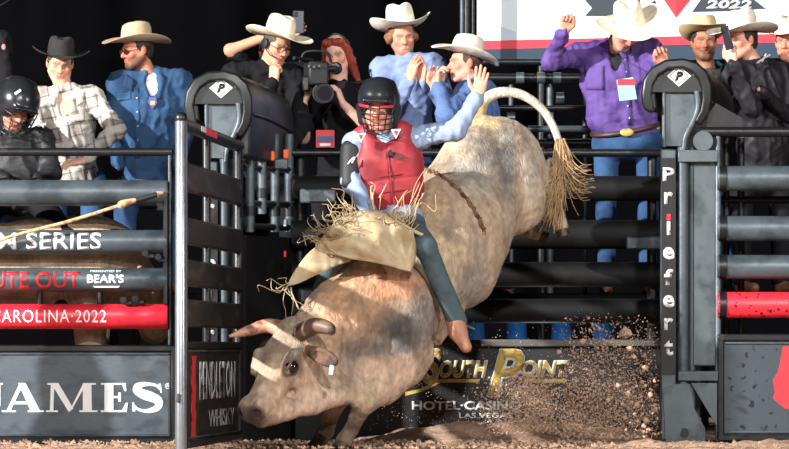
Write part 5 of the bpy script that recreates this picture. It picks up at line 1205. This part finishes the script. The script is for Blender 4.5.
fringe(chp, [((320, 242, 22.48), (-8, -4), 12, 3), ((328, 232, 22.52), (-8, -6), 12, 3), ((338, 222, 22.56), (-8, -7), 10, 3), ((350, 215, 22.60), (-7, -8), 8, 4), ((326, 236, 22.48), (12, -2), 12, 4), ((340, 222, 22.54), (10, 0), 10, 4)], 3, SUEDE, .004)
fringe(chp, [((376, 214, 22.70), (0, -26), 4, 3), ((392, 218, 22.70), (12, -24), 5, 4), ((408, 226, 22.68), (8, -32), 5, 4), ((404, 222, 22.68), (20, -40), 4, 3), ((352, 212, 22.64), (-12, -16), 4, 3), ((398, 216, 22.64), (8, 6), 6, 6), ((380, 216, 22.60), (8, 5), 5, 6)], 8, STRAW, .0055)
fringe(chp2, [((289, 284, 22.55), (-20, -2), 3, 2), ((289, 286, 22.55), (4, 22), 4, 3), ((286, 286, 22.55), (-12, 4), 3, 2)], 5, SUEDE, .005)
br, q = rope('bull_rope', 'tan braided bull rope gripped between the rider and the bull', 'rope', [P(x, y, D) for x, y, D in [(372, 222, 22.70), (384, 224, 22.66), (398, 223, 22.64), (410, 229, 22.66), (424, 236, 22.70), (440, 243, 22.78)]], .011, STRAW)
# near leg panel: long grey-green chap piece hangs outside the trousers
# ------------------------------------------------------------------ bull waiting in the left chute, tie rope, dirt
def penned_bull():
    S = SDF(); D = 24.60; p = lambda x, y: P(x, y, D)
    S.cap(p(-70, 272), p(96, 268), .30, .29, .1); S.cap(p(40, 252), p(92, 250), .2, .2, .1); S.cap(p(-60, 258), p(-20, 258), .2, .18, .1); S.cap(p(110, 262), p(140, 290), .22, .15, .08); S.cap(p(140, 292), p(154, 330), .13, .09, .06)
    for x, dy in ((-62, .14), (-62, -.14), (92, .14), (92, -.14)):
        a = p(x, 300)+(0, dy, 0); S.cap(a, (a[0], a[1], .45), .12, .08, .06); S.cap((a[0], a[1], .45), (a[0], a[1], .09), .065, .05, .04)
    V, Q, _ = S.mesh(.02); t = thing('bull', 'tan bull standing inside the closed left chute behind the grey rails', 'bull', (p(30, 0)[0], D, 0), 'bulls')
    link('body', V, Q, BULLM, t, cols=np.ones((len(V), 3))*lin((168, 142, 116))*(1+.25*wob(V, 12, 3))[:, None])
    for x, dy in ((-62, .14), (-62, -.14), (92, .14), (92, -.14)):
        a = p(x, 300); b = MB(); b.tube([(a[0], D+dy, .1), (a[0], D+dy, .0)], [.055, .07], 12); b.build('hoof', MATS['hoof'], t)
    for s in (-1, 1):
        b = MB(); c = p(138, 283)+np.array([0, s*.1, 0]); b.tube(catmull([c, c+(0.02, s*.12, .03), c+(.03, s*.2, .1)], 5), np.linspace(.04, .012, 11), 10); b.build('horn', MATS['horn'], t)
penned_bull()
ROPE = mat('pale_rope', (200, 170, 128), .85, 0, .2, 60, .5, 160, alt=(150, 118, 80), altscale=30)
tr = thing('tie_rope', 'pale taut rope with taped handle slung across the left chute gate', 'rope', P(0, 241, DL-.15))
q = catmull([P(-20, 247, DL-.12), P(20, 234, DL-.14), P(70, 221, DL-.14), P(118, 206, DL-.13), P(146, 198, DL-.13)], 8)
b = MB(); b.tube(q, .011, 10); b.build('line', ROPE, tr)
b = MB(); b.tube(catmull([P(118, 206.5, DL-.14), P(124, 203.5, DL-.15), P(136, 200, DL-.14)], 5), [.014, .02, .024, .026, .026, .024, .022, .02, .018, .016, .012], 12); b.build('knot', ROPE, tr)
b = MB(); b.tube([P(136, 200.5, DL-.135), P(157, 194.5, DL-.13)], .016, 12); b.build('taped_grip', GEARB, tr)
b = MB(); b.tube([P(157, 194.5, DL-.13), P(163, 193, DL-.12)], [.02, .012], 10); b.tube([P(163, 193, DL-.12), P(168, 192, DL-.03)], .004, 8); b.build('rope_end', ROPE, tr)
# flying dirt
rg = random.Random(11); cl_base = []
for s in range(5):
    bm = bmesh.new(); bmesh.ops.create_icosphere(bm, subdivisions=1 if s else 2, radius=1)
    for v in bm.verts: v.co *= 1+rg.uniform(-.35, .3)
    me = bpy.data.meshes.new('clod'); bm.to_mesh(me); bm.free(); me.materials.append(CLOD); cl_base.append(me)
def clod(px, py, D, r, lab, s):
    o = bpy.data.objects.new('dirt_clod', cl_base[s]); C.objects.link(o); o.location = P(px, py, D); k = m(r, D); o.scale = (k*rg.uniform(.8, 1.2), k, k*rg.uniform(.7, 1.2)); o.rotation_euler = (rg.uniform(0, 6), rg.uniform(0, 6), rg.uniform(0, 6))
    tag(o, lab, 'dirt clod', 'flying dirt clods')
clod(625.5, 333, 23.4, 6.5, 'largest pale dirt clod in the air beside the padded post', 0)
spots = [(583, 341, 3.2), (630, 348, 3.4), (635, 357, 3), (559, 352, 2.6), (645, 368, 3.4), (642, 382, 3), (650, 395, 3.2), (628, 395, 2.8), (636, 405, 3.4), (618, 385, 2.6), (655, 410, 3), (646, 420, 3.2), (625, 418, 3), (608, 400, 2.6), (600, 428, 2.8), (640, 432, 3.2), (588, 318, 2), (590, 330, 1.8)]
for x, y, r in spots: clod(x, y, rg.uniform(23.2, 23.7), r, 'small dirt clod flying through the spray left of the lettered post', rg.randrange(1, 5))
for i in range(70):
    x = 590+rg.betavariate(2, 1.2)*72; y = 345+rg.betavariate(2.2, 1)*95; clod(x, y, rg.uniform(23.1, 24.0), rg.uniform(1.1, 2.2), 'small dirt clod flying through the spray left of the lettered post', rg.randrange(1, 5))
def grains(n, fn, seed):
    g = np.random.default_rng(seed); V = []; Fc = []
    T = np.array([[1, 1, 1], [1, -1, -1], [-1, 1, -1], [-1, -1, 1]])*.6
    for i in range(n):
        x, y, D, r = fn(g); q = P(x, y, D)
        if q[2] < .01: continue
        k = len(V); A = T*(1+.5*g.uniform(-1, 1, (4, 3)))@np.linalg.qr(g.normal(size=(3, 3)))[0]
        V += list(q+A*m(r, D)); Fc += [(k, k+1, k+2), (k, k+2, k+3), (k, k+3, k+1), (k+1, k+3, k+2)]
    return V, Fc
def f1(g):
    if g.random() < .55: x = 560+100*g.beta(1.4, 1.4); y = 438-125*g.beta(1, 1.9)
    else: x = 530+24*g.normal(); y = 432-62*g.beta(1.1, 1.5)+.004*(x-530)**2
    return x, y, g.uniform(23.3, 24.7), g.choice([.5, .7, 1.0, 1.5], p=[.42, .3, .2, .08])
V, Fc = grains(12000, f1, 2); tag(link('dirt_spray', V, Fc, CLOD, None, False), 'fine spray of brown dirt kicked up behind the bull', 'dirt', kind='stuff')
def f2(g): return g.uniform(370, 640), 300+130*g.beta(2, 1), g.uniform(23.9, 24.9), g.choice([.35, .5, .7])
V, Fc = grains(1200, f2, 4); tag(link('dirt_specks', V, Fc, CLOD, None, False), 'scattered dirt specks flying before the lettered black panel', 'dirt', kind='stuff')
def f3(g):
    D = g.uniform(22.4, 24.0); x = g.uniform(-20, 810); z = g.uniform(.0, .012); return x, HZ+(H-z)*F/D, D, g.choice([.8, 1.2, 1.8, 2.6])
def grains_ground(n, seed):
    g = np.random.default_rng(seed); V = []; Fc = []; T = np.array([[1, 0, 0], [-.5, .87, 0], [-.5, -.87, 0], [0, 0, .9], [0, 0, -.5]])
    for i in range(n):
        D = g.uniform(22.3, 24.4); q = np.array([g.uniform(-2.7, 2.7), D, .008]); r = g.choice([.006, .009, .014, .02], p=[.4, .35, .18, .07]); k = len(V)
        V += list(q+T*(1+.4*g.uniform(-1, 1, (5, 3)))*r); Fc += [(k, k+1, k+3), (k+1, k+2, k+3), (k+2, k, k+3), (k+1, k, k+4), (k+2, k+1, k+4), (k, k+2, k+4)]
    return V, Fc
V, Fc = grains_ground(2600, 6); tag(link('loose_soil', V, Fc, CLOD, None, False), 'loose crumbs of soil lying on the arena floor', 'dirt', kind='stuff')
